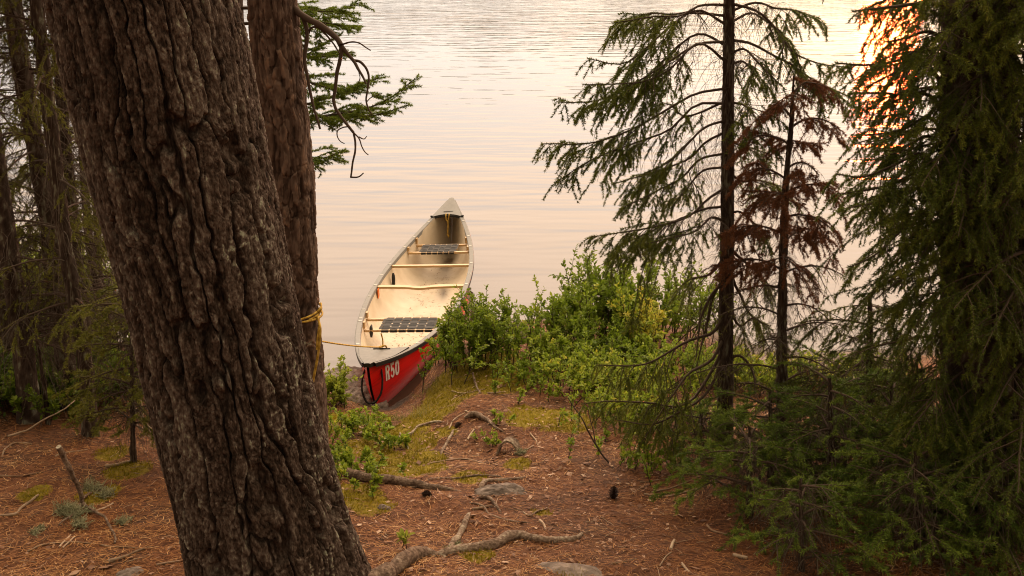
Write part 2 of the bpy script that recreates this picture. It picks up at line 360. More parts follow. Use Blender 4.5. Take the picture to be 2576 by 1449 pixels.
# ------------------------------------------------------------------ ground and lake
ctrl = [(0,1449,1.05),(500,1449,1.05),(1000,1449,1.0),(1500,1449,1.0),(2000,1449,1.0),(2576,1449,1.08),
 (0,1250,.95),(450,1250,.88),(900,1235,.80),(1000,1250,.79),(1300,1250,.79),(1650,1250,.79),(2000,1250,.85),(2500,1250,.92),
 (0,1110,.84),(300,1100,.78),(870,1110,.52),(1000,1110,.52),(1150,1110,.57),(1300,1100,.64),(1500,1110,.68),(1800,1100,.66),(2100,1100,.70),(2500,1100,.75),
 (860,1020,.20),(950,1024,.03),(1000,1030,.09),(1065,1015,.33),(1200,1020,.60),(1400,1020,.56),(1700,1020,.5),(2000,1020,.5),(2400,1020,.5),
 (850,955,.03),(905,965,.02),(1115,930,.42),(1160,920,.48),(1250,930,.53),(1400,930,.42),(1600,930,.36),(1800,930,.28),(2000,930,.16),(2300,930,.16),
 (1180,870,.26),(1260,870,.32),(1350,870,.32),(1500,870,.26),(1700,870,.18),(1900,880,.03),(2100,872,-.03),(2300,860,-.05),
 (1290,812,.0),(1230,825,.06),(1160,775,-.12),(1250,780,-.12),(1350,778,-.1),(1430,770,-.1),(1530,765,-.1),(1640,770,-.1),(1400,810,.12),(1600,810,.10),(1750,820,.05),(1150,810,-.06),
 (830,905,-.08),(850,860,-.2),(1000,800,-.3),(1140,760,-.28),(1250,740,-.35),(1500,740,-.2),(1800,800,-.15),(2200,800,-.3),(850,700,-.6),(1300,680,-.6),(1800,700,-.5),(2400,700,-.5),
 (40,1050,.74),(150,1050,.72),(300,1040,.66),(100,950,.50),(300,950,.42),(500,1000,.5),(40,870,.25),(300,870,.15),(550,930,.25),(60,770,.03),(300,770,-.05),(560,850,.0),(700,900,.0),(100,700,-.4),(400,700,-.4),(650,760,-.4)]
CX = np.array([atz(*c) for c in ctrl])
extra = [(-5,0,1.9),(0,0,1.95),(5,0,1.95),(-5,2.5,1.25),(-2,2.5,1.25),(0,2.4,1.25),(2,2.5,1.25),(5,2.5,1.3),(-6,5,.9),(6,5,.85),(-6,7.5,.35),(6,7.5,.3),(-6,9.6,-.2),(6,9.3,-.2),(-6,12,-.8),(0,12.5,-.8),(6,12,-.8),(0,-3,2.2),(-5,-3,2.2),(5,-3,2.2),
 # the bed under the canoe
 (-.93,7.45,-.0),(-.82,7.75,-.06),(-.62,8.1,-.08),(-.95,7.2,.02),(-.58,8.5,-.1),(-3.6,8.6,-.1),(-3.2,9.0,-.2),(-1.1,7.35,-.02),(-1.05,7.7,-.15),(-1.0,8.2,-.25),(-.75,8.0,-.15),(-.6,8.5,-.2),(-.5,9.2,-.3),(-.9,9.4,-.4),(-1.35,8.3,-.25),(-.8,11,-.6)]
def _by_hull(u, w):                        # ground spots beside the canoe, in its own frame
    return (CXO[0] + u * math.sin(.0753) + w * math.cos(.0753), CXO[1] + u * math.cos(.0753) - w * math.sin(.0753))
CXO = (-.927, 9.601)
for u, w0, w1, zt in ((-2.0, .24, .46, .30), (-1.75, .30, .52, .38), (-1.45, .38, .60, .42), (-1.15, .43, .66, .30), (-.85, .47, .72, .10)):
    extra += [(*_by_hull(u, w0), -.02), (*_by_hull(u, w1), zt)]
CX = np.vstack([CX, np.array(extra, float)])
def _U(r2): return 0.5 * r2 * np.log(r2 + 1e-12)
_n_ = len(CX)
_K = _U(((CX[:, None, :2] - CX[None, :, :2]) ** 2).sum(-1)) + np.eye(_n_) * 0.004
_Pm = np.c_[np.ones(_n_), CX[:, :2]]
_A = np.block([[_K, _Pm], [_Pm.T, np.zeros((3, 3))]])
_w = np.linalg.solve(_A, np.r_[CX[:, 2], 0, 0, 0])
def hraw(x, y):
    x = np.asarray(x, float); y = np.asarray(y, float); sh = np.broadcast(x, y).shape
    q = np.stack([np.broadcast_to(x, sh).ravel(), np.broadcast_to(y, sh).ravel()], 1)
    out = np.empty(len(q))
    for i in range(0, len(q), 20000):
        s = q[i:i + 20000]
        out[i:i + 20000] = _U(((s[:, None] - CX[None, :, :2]) ** 2).sum(-1)) @ _w[:_n_] + _w[_n_] + s @ _w[_n_ + 1:]
    z = out.reshape(sh); x = np.broadcast_to(x, sh); y = np.broadcast_to(y, sh)
    generic = np.where(y > 9.2, np.maximum(-0.1 - 0.22 * (y - 9.2), -4.0), np.where(y > 2, 1.35 - 0.19 * (y - 2), 1.35 + 0.10 * (2 - y)))
    generic = np.minimum(generic, 9.0)
    w = sstep(7.5, 5.5, np.abs(x)) * sstep(13.0, 11.5, y) * sstep(-4.0, -1.0, y)
    z = z * w + generic * (1 - w)
    P = np.stack([x, y, np.zeros(sh)], -1)
    land = sstep(-0.05, 0.15, z)
    z = z + land * (0.045 * fbm(P * 1.7, 3, 3) + 0.022 * fbm(P * 7.0, 9, 3))
    return z
gx = np.arange(-4.6, 4.6001, 0.035); gy = np.arange(2.2, 11.0001, 0.035)
cx_ = np.cumsum(0.05 * 1.22 ** np.arange(45)); cx_ = cx_[cx_ < 900]
GX = np.r_[-(4.6 + cx_[::-1]), gx, 4.6 + cx_]
cy1 = np.cumsum(0.05 * 1.22 ** np.arange(48)); cy1 = cy1[cy1 < 1500]; cy0 = cy1[cy1 < 80]
GY = np.r_[2.2 - cy0[::-1], gy, 11.0 + cy1]
XX, YY = np.meshgrid(GX, GY, indexing='ij')
ZZ = hraw(XX, YY)
def hgt(x, y):
    x = np.asarray(x, float); y = np.asarray(y, float)
    i = np.clip(np.searchsorted(GX, x) - 1, 0, len(GX) - 2); j = np.clip(np.searchsorted(GY, y) - 1, 0, len(GY) - 2)
    u = (x - GX[i]) / (GX[i + 1] - GX[i]); v = (y - GY[j]) / (GY[j + 1] - GY[j])
    return (ZZ[i, j] * (1 - u) * (1 - v) + ZZ[i + 1, j] * u * (1 - v) + ZZ[i, j + 1] * (1 - u) * v + ZZ[i + 1, j + 1] * u * v)
def ong(px, py, dz=0.0):                   # where a line of sight meets the ground
    r = ray(px, py); t = np.linspace(2.0, 14.0, 2400)
    P = np.array([0, 0, CAM_H]) + t[:, None] * r
    d = P[:, 2] - hgt(P[:, 0], P[:, 1]); k = np.argmax(d < 0)
    p = P[k].copy(); p[2] += dz; return p
def gnd(x, y, dz=0.0): return np.array([x, y, float(hgt(x, y)) + dz])

moss_px = [(1180,950,.40),(1250,950,.36),(1130,1000,.32),(1080,1040,.26),(1020,1085,.2),(930,1130,.24),(1060,1115,.15),(1120,1090,.10),(1330,1050,.22),(1420,1060,.26),(1000,1160,.22),(1050,1180,.20),(960,1200,.16),(1080,1150,.15),(1180,1205,.13),
 (900,1060,.28),(860,1080,.2),(980,1100,.22),(890,1250,.2),(930,1270,.15),(1360,1290,.07),(1300,1168,.12),(1200,1390,.10),(240,1245,.14),(330,1180,.16),(90,1240,.12),(280,1140,.12),(1440,1440,.1),(1560,1010,.3),(1250,900,.3)]
moss = np.array([[*ong(a, b)[:2], r] for a, b, r in moss_px])
def moss_at(x, y):
    x = np.asarray(x, float); y = np.asarray(y, float); s = np.zeros(x.shape)
    for mx, my, mr in moss:
        d = np.sqrt((x - mx) ** 2 + ((y - my) * 0.8) ** 2) / mr
        s = np.maximum(s, 1 - d)
    P = np.stack([x, y, x * 0], -1)
    return np.clip(s * 2.1, 0, 1.1) + 0.60 * fbm(P * 5, 5, 4) * (s > 0) + .25 * fbm(P * 22, 6, 2) * (s > 0)
inner = (np.abs(XX) < 5) & (YY > 2) & (YY < 11)
MT = np.zeros(XX.shape); MT[inner] = moss_at(XX[inner], YY[inner])
b = Batch(); b.add(np.stack([XX, YY, ZZ], -1).reshape(-1, 3), grid_faces(len(GX), len(GY)), 0, MT.ravel(), True)
solid('ground', b, [M['ground']], 'brown needle covered forest floor sloping down to the lake', None, (0, 0, 0), None, 'structure')

# ------------------------------------------------------------------ canoe (local u towards the lake, w to the right, z up)
CL, CB, CRISE, CQ, CD = 4.95, 0.909, 0.236, 2.144, 0.36
hA, tA, rA = np.radians([4.317, 1.053, -2.231])
CO = np.array([-0.927, 9.601, 0.27])
def cw(u, w, z):
    u, w, z = np.broadcast_arrays(np.asarray(u, float), np.asarray(w, float), np.asarray(z, float))
    z2 = z * np.cos(rA) - w * np.sin(rA); w2 = w * np.cos(rA) + z * np.sin(rA)
    uu = u * np.cos(tA) - z2 * np.sin(tA); z3 = u * np.sin(tA) + z2 * np.cos(tA)
    return np.stack([CO[0] + uu * np.sin(hA) + w2 * np.cos(hA), CO[1] + uu * np.cos(hA) - w2 * np.sin(hA), CO[2] + z3], -1)
def sheer(s): return CRISE * np.abs(s) ** 3
def halfw(s): return np.maximum(CB / 2 * (1 - np.abs(s) ** CQ), 0.0)
def hull(s, th, side, inset=0.0):
    s, th = np.broadcast_arrays(np.asarray(s, float), np.asarray(th, float))
    a = .62 + .45 * np.abs(s) ** 3; bb = 1 - .15 * np.abs(s) ** 3
    v = 1 - np.cos(th) ** bb
    zk = -CD + .02 * np.abs(s) ** 4 + inset; zg = sheer(s)
    z = zk + (zg - zk) * v
    hw = np.maximum(halfw(s) + 0.010 - inset * 1.6, 0.0004)
    u = s * (CL / 2 - inset * 5 - .26 * (1 - v) ** 2.2 * np.abs(s) ** 8)
    return u, side * hw * np.sin(th) ** a, z
def u_of(u): return u / (CL / 2)

# lake: one sheet with the hull's waterline cut out of it, so the lake does not run through the boat
rows = []
for s in np.linspace(-0.985, 0.985, 120):
    pt = []
    for side in (-1, 1):
        th = np.linspace(0.001, math.pi / 2, 400)
        Pq = cw(*hull(s, th, side, 0.004)); k = np.argmin(np.abs(Pq[:, 2])) if Pq[0, 2] < 0 else -1
        pt.append(Pq[k] if k >= 0 else None)
    if pt[0] is not None and pt[1] is not None: rows.append(pt)
xs0 = [r[0][0] for r in rows]; xs1 = [r[1][0] for r in rows]; ys = [(r[0][1] + r[1][1]) / 2 for r in rows]
FAR = 2600.0
WV = [(-FAR, -40, 0), (xs0[0], -40, 0), (xs1[0], -40, 0), (FAR, -40, 0)]
for x0, x1, y in zip(xs0, xs1, ys): WV += [(-FAR, y, 0), (x0, y, 0), (x1, y, 0), (FAR, y, 0)]
WV += [(-FAR, FAR, 0), (xs0[-1], FAR, 0), (xs1[-1], FAR, 0), (FAR, FAR, 0)]
WF = []
nr = len(rows) + 2
for i in range(nr - 1):
    for j in range(3):
        if j == 1 and 0 < i < nr - 2: continue
        WF.append([i * 4 + j, i * 4 + j + 1, i * 4 + 5 + j, i * 4 + 4 + j])
b = Batch(); b.add(WV, WF, 0, 0.5)
solid('water', b, [M['water']], 'calm lake reflecting the pale peach evening sky', None, (0, 0, 0), None, 'structure')

canoe = thing('canoe', 'red canoe with cream inside pulled up on the shore and tied to a pine', 'canoe', CO)
S = np.concatenate([np.linspace(-1, -.86, 18), np.linspace(-.85, .85, 70), np.linspace(.86, 1, 18)])
TH = np.linspace(0, math.pi / 2, 26)
SS, TT = np.meshgrid(S, TH, indexing='ij')
b = Batch()
for side in (-1, 1):
    P = cw(*hull(SS, TT, side)); F = grid_faces(len(S), len(TH))
    b.add(P.reshape(-1, 3), F if side > 0 else F[:, ::-1], 0, 0.5, True)
hull_ob = part('hull', b, [M['red']], canoe)
b = Batch()
for side in (-1, 1):
    u, w, z = hull(SS, TT, side, 0.008)
    brown_marks = np.exp(-((w - .02) / .10) ** 2) * (np.exp(-((u - 1.75) / .42) ** 2) * 1.1) + np.exp(-((w - .10 + .1 * (u - .8)) / .055) ** 2) * np.exp(-((u - .72) / .24) ** 2) * (z < -.25) * 0.9
    P = cw(u, w, z); F = grid_faces(len(S), len(TH))
    b.add(P.reshape(-1, 3), F if side < 0 else F[:, ::-1], 0, np.clip(brown_marks, 0, 1).ravel(), True)
part('hull_lining', b, [M['cream']], canoe)
# gunwales: grey weathered top, black outer lip, pale rivets
for side in (-1, 1):
    b = Batch(); s = np.linspace(-.985, .985, 90); hw = halfw(s)
    prof = [(-.022, -.030), (-.022, .010), (-.016, .013), (.020, .013), (.027, .009)]
    V = np.stack([cw(s * CL / 2, side * np.maximum(hw + .012 + o, .002), sheer(s) + z) for o, z in prof], 1)
    b.add(V.reshape(-1, 3), grid_faces(len(s), len(prof)), 0, 0.5, False)
    prof2 = [(.027, .009), (.029, .004), (.029, -.026), (.012, -.027)]
    V = np.stack([cw(s * CL / 2, side * np.maximum(hw + .012 + o, .004), sheer(s) + z) for o, z in prof2], 1)
    b.add(V.reshape(-1, 3), grid_faces(len(s), len(prof2)), 1, 0.5, False)
    for ur in (-1.72, -1.05, -.95, -.72, -.35, -.02, .3, .63, 1.18, 1.48, 1.9):
        sr = u_of(ur); c = cw(ur, side * (halfw(sr) + .013), sheer(sr) + .0145)
        box(b, c, (.014, .001, 0), (0, .006, 0), (0, 0, .002), 2)
    part('gunwale', b, [M['vinyl'], M['black'], M['white']], canoe)
# deck plates with their carrying bars
for end, edge in ((-1, 1.93), (1, 2.06)):
    b = Batch(); us = np.linspace(edge, CL / 2 + .012, 16); wf = np.linspace(-1, 1, 15)
    sU = np.minimum(us / (CL / 2), .9999)
    HW = np.maximum(halfw(sU) + .026, .022)
    V = np.zeros((16, 15, 3))
    for i, (u0, h0, s0) in enumerate(zip(us, HW, sU)):
        back = (0.06 * (np.abs(wf) ** 2) * max(0, 1 - i / 6.0))
        V[i] = cw(end * (u0 - back), wf * h0, sheer(s0) + .016 + .012 * (1 - wf ** 2) * min(1, h0 / .08))
    b.add(V.reshape(-1, 3), grid_faces(16, 15), 0, 0.5, True)
    dn = V.copy(); dn[..., 2] -= .035
    for sl in (np.s_[0, :], np.s_[:, 0], np.s_[:, -1], np.s_[-1, :]):
        e2 = np.stack([V[sl], dn[sl]], 0)
        b.add(e2.reshape(-1, 3), grid_faces(2, e2.shape[1]), 1, 0.5)
    dk = part('deck_plate', b, [M['vinyl'], M['black']], canoe)
    if end > 0:
        hb = Batch(); e0 = halfw(u_of(edge)) + .05
        wv = np.linspace(-1, 1, 13)
        bar = cw(edge - .05 + .05 * (1 - np.abs(wv) ** 2), wv * e0, sheer(u_of(edge)) + .018 - .016 * (1 - wv ** 4))
        tubes(bar, .012, 6, 0, .5, hb)
        grip = cw(np.linspace(edge + .06, edge + .075, 7), np.linspace(-.055, .055, 7), sheer(u_of(edge)) + .034)
        tubes(grip, .014, 6, 0, .5, hb)
        part('carry_handle', hb, [M['black']], dk)
    else:
        hb = Batch(); wv = np.linspace(-.07, .07, 7)
        tubes(cw(-edge - .03, wv, sheer(u_of(edge)) + .034), .010, 6, 0, .5, hb)
        part('carry_handle', hb, [M['black']], dk)
def wbar(b, u, dz, half_u, half_z, w0=None, w1=None, curve=0.0):
    w0 = -halfw(u_of(u)) + .004 if w0 is None else w0; w1 = halfw(u_of(u)) - .004 if w1 is None else w1
    ws = np.linspace(w0, w1, 25); t = np.linspace(-1, 1, 25)
    du = curve * np.exp(-(t / .25) ** 2) * 1.0
    wid = half_u * (1 + (.35 * np.exp(-((np.abs(t) - .45) / .2) ** 2) if curve else 0))
    z = sheer(u_of(u)) + dz
    ring = [(-1, -1), (-1, 1), (1, 1), (1, -1)]
    V = np.stack([cw(u + du + a * wid, ws, z + c * half_z) for a, c in ring], 1)
    b.add(V.reshape(-1, 3), grid_faces(25, 4, True), 0, 0.5 + 0.0 * ws.repeat(4)); return b
part('yoke', wbar(Batch(), -.012, -.012, .026, .011, curve=-.05), [M['wood']], canoe)
part('thwart', wbar(Batch(), .633, -.014, .021, .011), [M['wood']], canoe)
def seat(u0, u1, dz, wl, wr):
    b = Batch(); z0 = (sheer(u_of(u0)) + sheer(u_of(u1))) / 2 + dz
    for u in (u0, u1):
        k = halfw(u_of(u)) * .965
        wbar(b, u, z0 - sheer(u_of(u)), .019, .010, -k, k)
    for wx in (wl, wr):
        box(b, cw((u0 + u1) / 2, wx, z0), cw((u1 - u0) / 2, 0, 0) - cw(0, 0, 0), cw(0, .017, 0) - cw(0, 0, 0), (0, 0, .009), 0)
    for u in (u0, u1):                                   # hanger blocks up to the gunwale
        for sd in (-1, 1):
            k = halfw(u_of(u)) * .965
            box(b, cw(u, sd * (k - .004), (z0 + sheer(u_of(u))) / 2 + .012), cw(.022, 0, 0) - cw(0, 0, 0), cw(0, .012, 0) - cw(0, 0, 0), (0, 0, (sheer(u_of(u)) - z0) / 2 - .014), 0)
    st = thing_part('seat', canoe)
    part('seat_frame', b, [M['wood']], st)
    wb = Batch(); nl, nw = 6, 4
    wsz, usz = (wr - wl) / nl, (u1 - u0) / nw
    for i in range(nl):                                  # straps that run fore and aft, woven over and under
        wc = wl + (i + .5) * wsz; us = np.linspace(u0 - .024, u1 + .024, nw * 4 + 1)
        ph = np.sin((us - u0) / usz * math.pi + i * math.pi) * .003
        ph = np.where((us < u0 - .005) | (us > u1 + .005), -.006, ph)
        V = np.stack([cw(us, wc - wsz * .41, z0 + .0125 + ph), cw(us, wc + wsz * .41, z0 + .0125 + ph)], 1)
        wb.add(V.reshape(-1, 3), grid_faces(len(us), 2), 0, 0.5)
        for ue in (u0 - .0235, u1 + .0235):
            box(wb, cw(ue, wc, z0 - .001), cw(.0015, 0, 0) - cw(0, 0, 0), cw(0, wsz * .41, 0) - cw(0, 0, 0), (0, 0, .012), 0)
    for j in range(nw):
        uc = u0 + (j + .5) * usz; ws = np.linspace(wl - .02, wr + .02, nl * 4 + 1)
        ph = -np.sin((ws - wl) / wsz * math.pi + j * math.pi) * .003
        V = np.stack([cw(uc - usz * .41, ws, z0 + .0125 + ph), cw(uc + usz * .41, ws, z0 + .0125 + ph)], 1)
        wb.add(V.reshape(-1, 3), grid_faces(len(ws), 2), 1, 0.5)
    part('seat_webbing', wb, [M['web_dark'], M['web_grey']], st)
def thing_part(name, parent):
    o = bpy.data.objects.new(name, None); o.parent = parent; o.empty_display_size = .05; COL.objects.link(o); return o
seat(-1.023, -.752, -.085, -.215, .275)
seat(1.204, 1.475, -.085, -.20, .185)
# strap hanging from a thwart end, small black toggles
b = Batch(); tubes(cw(np.linspace(.50, .47, 7), -halfw(.2) + .055, np.linspace(-.04, -.20, 7)), np.array([.010, .018, .021, .02, .019, .019, .015])[None], 6, 0, .5, b)
part('strap', b, [M['black']], canoe)
b = Batch(); tubes(cw(np.array([-1.045, -1.03, -1.02, -.99]), -.305, np.array([-.135, -.09, -.045, -.03])), np.array([.010, .02, .016, .006])[None], 6, 0, .5, b)
part('strap', b, [M['black']], canoe)
b = Batch(); c = cw(-.05, -halfw(0) + .02, -.06); box(b, c, (.003, .001, 0), (0, .045, 0), (0, 0, .05), 0)
part('sticker', b, [M['orange']], canoe)
# grab loop through the bow
sl = -.9385; 
a0 = cw(-2.318, .066, .125); a1 = cw(-2.318, -.066, .125); mid = cw(-2.50, .0, -.11)
lp = resample([a0, cw(-2.36, .078, .05), cw(-2.44, .060, -.055), cw(-2.475, .012, -.098), cw(-2.475, -.025, -.095), cw(-2.45, -.066, -.035), cw(-2.37, -.082, .06), a1], 40)
b = Batch(); tubes(lp, .0085, 6, 0, .5, b); part('grab_loop', b, [M['black_rope']], canoe)
# lettering on the right side of the bow
def decal(name, u0, u1, zb0, zb1, zt0, zt1, fn, nx, ny, m, lift):
    """a flat marking that follows the hull between u0..u1; lower edge zb0->zb1, upper edge zt0->zt1"""
    th = np.linspace(.2, math.pi / 2, 900); b = Batch()
    gu = np.linspace(0, 1, nx + 1); gv = np.linspace(0, 1, ny + 1); V = np.zeros((nx + 1, ny + 1, 3))
    for i, g in enumerate(gu):
        u = u0 + (u1 - u0) * g
        s = np.full(1, u_of(u))
        for _ in range(6):
            hu, hw_, hz = hull(s, th, 1); s = s + (u - hu[np.argmin(np.abs(hz - (zb0 + zt0) / 2))]) / (CL / 2)
        z = (zb0 + (zb1 - zb0) * g) * (1 - gv) + (zt0 + (zt1 - zt0) * g) * gv
        wq = np.interp(z, hz, hw_)
        V[i] = cw(u, wq + lift, z)
    gx_, gy_ = np.meshgrid((gu[:-1] + gu[1:]) / 2, (gv[:-1] + gv[1:]) / 2, indexing='ij')
    keep = fn(gx_, gy_).ravel()
    b.add(V.reshape(-1, 3), grid_faces(nx + 1, ny + 1)[keep], 0, .5)
    return part(name, b, [m], canoe)
def seg(x, y, x0, y0, x1, y1, r):
    dx, dy = x1 - x0, y1 - y0; t = np.clip(((x - x0) * dx + (y - y0) * dy) / (dx * dx + dy * dy), 0, 1)
    return np.hypot(x - x0 - t * dx, y - y0 - t * dy) < r
def R50(x, y):
    A = x * 2.0; B_ = y * 1.0; r = .075
    def rr(x0, y0, x1, y1): return (A > x0) & (A < x1) & (B_ > y0) & (B_ < y1)
    # R
    o = rr(.03, 0, .22, 1)
    ring = (np.hypot((A - .33) / .25, (B_ - .74) / .27) < 1) & (A > .2) & ~((np.hypot((A - .31) / .09, (B_ - .74) / .12) < 1) & (A > .2)) | (rr(.03, .84, .36, 1.0)) | rr(.03, .46, .36, .62)
    o = o | (ring & (A < .58)) | ((B_ < .5) & (np.abs(A - (.37 + (.5 - B_) * .16)) < .105))
    # 5
    five = rr(.74, .83, 1.2, 1.0) | rr(.74, .45, .91, 1.0) 
    bowl = (((np.hypot((A - .96) / .27, (B_ - .33) / .335) < 1)) & ~((np.hypot((A - .945) / .095, (B_ - .33) / .19) < 1)) & ~((A < .84) & (B_ > .24) & (B_ < .46)))
    bowl = bowl | rr(.74, .45, .95, .60)
    o = o | five | bowl
    # 0
    z = (np.abs((A - 1.63) / .29) ** 3 + np.abs((B_ - .5) / .5) ** 3 < 1) & ~(np.abs((A - 1.63) / .09) ** 3 + np.abs((B_ - .5) / .31) ** 3 < 1)
    return o | z
decal('lettering', -2.272, -2.055, .000, -.034, .130, .100, R50, 120, 64, M['white'], .003)
def logo(x, y):
    A, B_ = x * 3, y
    o = seg(A, B_, .05, .95, .75, .98, .13) | seg(A, B_, .15, .05, .30, .95, .13) | seg(A, B_, .2, .55, .6, .62, .11)
    for k in range(5):
        x0 = .75 + k * .42
        o = o | seg(A, B_, x0, .28, x0 + .04, .66, .08) | seg(A, B_, x0 + .05, .62, x0 + .25, .62, .08) | seg(A, B_, x0 + .25, .3, x0 + .27, .6, .08)
    return o
decal('logo', -2.262, -2.165, .142, .130, .172, .156, logo, 60, 26, M['orange'], .003)

# needles and bits of bark that fell into the boat
rng = np.random.default_rng(4); n = 520
uu = rng.uniform(-2.0, 1.9, n); ww = rng.normal(0, .17, n) * (1 - np.abs(uu / 2.475) ** 2)
ok = np.abs(ww) < halfw(u_of(uu)) * .75; uu, ww = uu[ok], ww[ok]; n = len(uu)
def floor_z(u, w):
    th = np.linspace(0, math.pi / 2, 120); out = np.zeros(len(u))
    for i in range(len(u)):
        _, hw_, hz = hull(np.full(1, u_of(u[i])), th, 1, .008); out[i] = np.interp(abs(w[i]), hw_, hz)
    return out
an = rng.uniform(0, math.pi, n); ln = rng.uniform(.008, .035, n)
p0 = cw(uu, ww, floor_z(uu, ww) + .003); d = np.stack([np.cos(an), np.sin(an), 0 * an], 1) * ln[:, None]
p1 = p0 + d; q = np.stack([-np.sin(an), np.cos(an), 0 * an], 1) * rng.uniform(.0012, .003, n)[:, None]
b = Batch(); b.add(np.stack([p0 - q, p0 + q, p1 + q, p1 - q], 1).reshape(-1, 3), np.arange(4 * n).reshape(-1, 4), 0, np.repeat(rng.uniform(0, .7, n), 4))
solid('needle_debris', b, [M['needle_litter']], 'dry needles and bark bits scattered on the cream canoe bottom', 'debris', None, None, 'stuff')

# wooded far shore, well above the picture's top edge but mirrored in the lake
rng = np.random.default_rng(11)
az = np.linspace(-1.25, 1.25, 160); D0 = 900.0
prof = 10 + 14 * (fbm(np.stack([az * 4, az * 0, az * 0], 1), 21, 4) * .5 + .5) + 30 * np.exp(-((az + .02) / .035) ** 2) + 42 * np.exp(-((az - .125) / .045) ** 2) + 16 * np.exp(-((az + .11) / .03) ** 2) + 22 * np.exp(-((az + .33) / .15) ** 2) + 8 * np.exp(-((az - .8) / .3) ** 2)
V = np.zeros((160, 6, 3))
for k, (dd, hh) in enumerate(((0, -2), (25, .12), (90, .5), (200, .85), (330, 1.0), (520, .9))):
    V[:, k] = np.stack([np.sin(az) * (D0 + dd), np.cos(az) * (D0 + dd), np.where(hh < 0, hh, prof * hh)], 1)
b = Batch(); b.add(V.reshape(-1, 3), grid_faces(160, 6)[:, ::-1], 0, .4, True)
solid('hills', b, [M['far_wood']], 'dark wooded hills on the far shore of the lake', None, (0, 0, 0), None, 'structure')
n = 5200; a = rng.uniform(-1.25, 1.25, n); dd = rng.uniform(10, 330, n)
ph = np.interp(a, az, prof) * np.interp(dd, [0, 25, 90, 200, 330], [0, .12, .5, .85, 1.0])
hh = rng.uniform(7, 13, n); rr = hh * .2
c = np.stack([np.sin(a) * (D0 + dd), np.cos(a) * (D0 + dd), ph - .5], 1)
th = np.arange(5) * 2 * math.pi / 5
ring = c[:, None] + rr[:, None, None] * np.stack([np.cos(th), np.sin(th), 0 * th], 1)[None]
V = np.concatenate([ring, (c + np.stack([0 * hh, 0 * hh, hh], 1))[:, None]], 1)
f = np.array([[k, (k + 1) % 5, 5] for k in range(5)])[None] + (np.arange(n) * 6)[:, None, None]
b = Batch(); b.add(V.reshape(-1, 3), f.reshape(-1, 3), 0, np.repeat(rng.uniform(0, 1, n), 6))
solid('far_forest', b, [M['far_wood']], 'distant conifer forest covering the far shore hills', 'forest', (0, 0, 0), None, 'stuff')

# ------------------------------------------------------------------ trunks
def trunk(axis, rad, nth, nh, disp=None, flare=None, mat=0, tint=None):
    """A trunk along an axis of points; disp(theta, metres along, unit dirs) -> (offset, tint)."""
    A = resample(np.c_[np.asarray(axis, float), np.asarray(rad, float)], nh)
    C, R = A[:, :3], A[:, 3]
    hh = np.r_[0, np.cumsum(np.linalg.norm(np.diff(C, axis=0), axis=1))]
    T = norm(np.gradient(C, axis=0)); ex = norm(np.cross(np.array([0, 1.0, 0]), T)); ey = np.cross(T, ex)
    th = np.linspace(0, 2 * math.pi, nth, endpoint=False)
    D = ex[:, None] * np.cos(th)[None, :, None] + ey[:, None] * np.sin(th)[None, :, None]
    Hh, Th = np.meshgrid(hh, th, indexing='ij')
    r = np.repeat(R[:, None], nth, 1)
    if flare is not None: r = r * flare(Th, Hh)
    off, tt = (0, 0.5) if disp is None else disp(Th, Hh, r)
    V = C[:, None] + D * (r + off)[..., None]
    b = Batch(); b.add(V.reshape(-1, 3), grid_faces(nh, nth, True), mat, np.broadcast_to(tt, r.shape).ravel(), True)
    return b
def cells(a, bq, ncol, seed, jit=0.85):
    """Distance to the nearest and second nearest of jittered cells; a wraps after ncol columns."""
    ia, ib = np.floor(a).astype(np.int64), np.floor(bq).astype(np.int64)
    f1 = np.full(a.shape, 9.0); f2 = np.full(a.shape, 9.0); cid = np.zeros(a.shape)
    for da in (-1, 0, 1):
        for db in (-2, -1, 0, 1, 2):
            ca, cb = ia + da, ib + db; w = ca % ncol
            px = ca + 0.5 + jit * (_hash(w, cb, w * 0, seed) - .5); py = cb + 0.5 + jit * (_hash(w, cb, w * 0, seed + 7) - .5)
            d = np.hypot(a - px, (bq - py) * 0.9)
            hid = _hash(w, cb, w * 0, seed + 13)
            new = d < f1
            f2 = np.where(new, f1, np.minimum(f2, d)); cid = np.where(new, hid, cid); f1 = np.where(new, d, f1)
    return f1, f2, cid
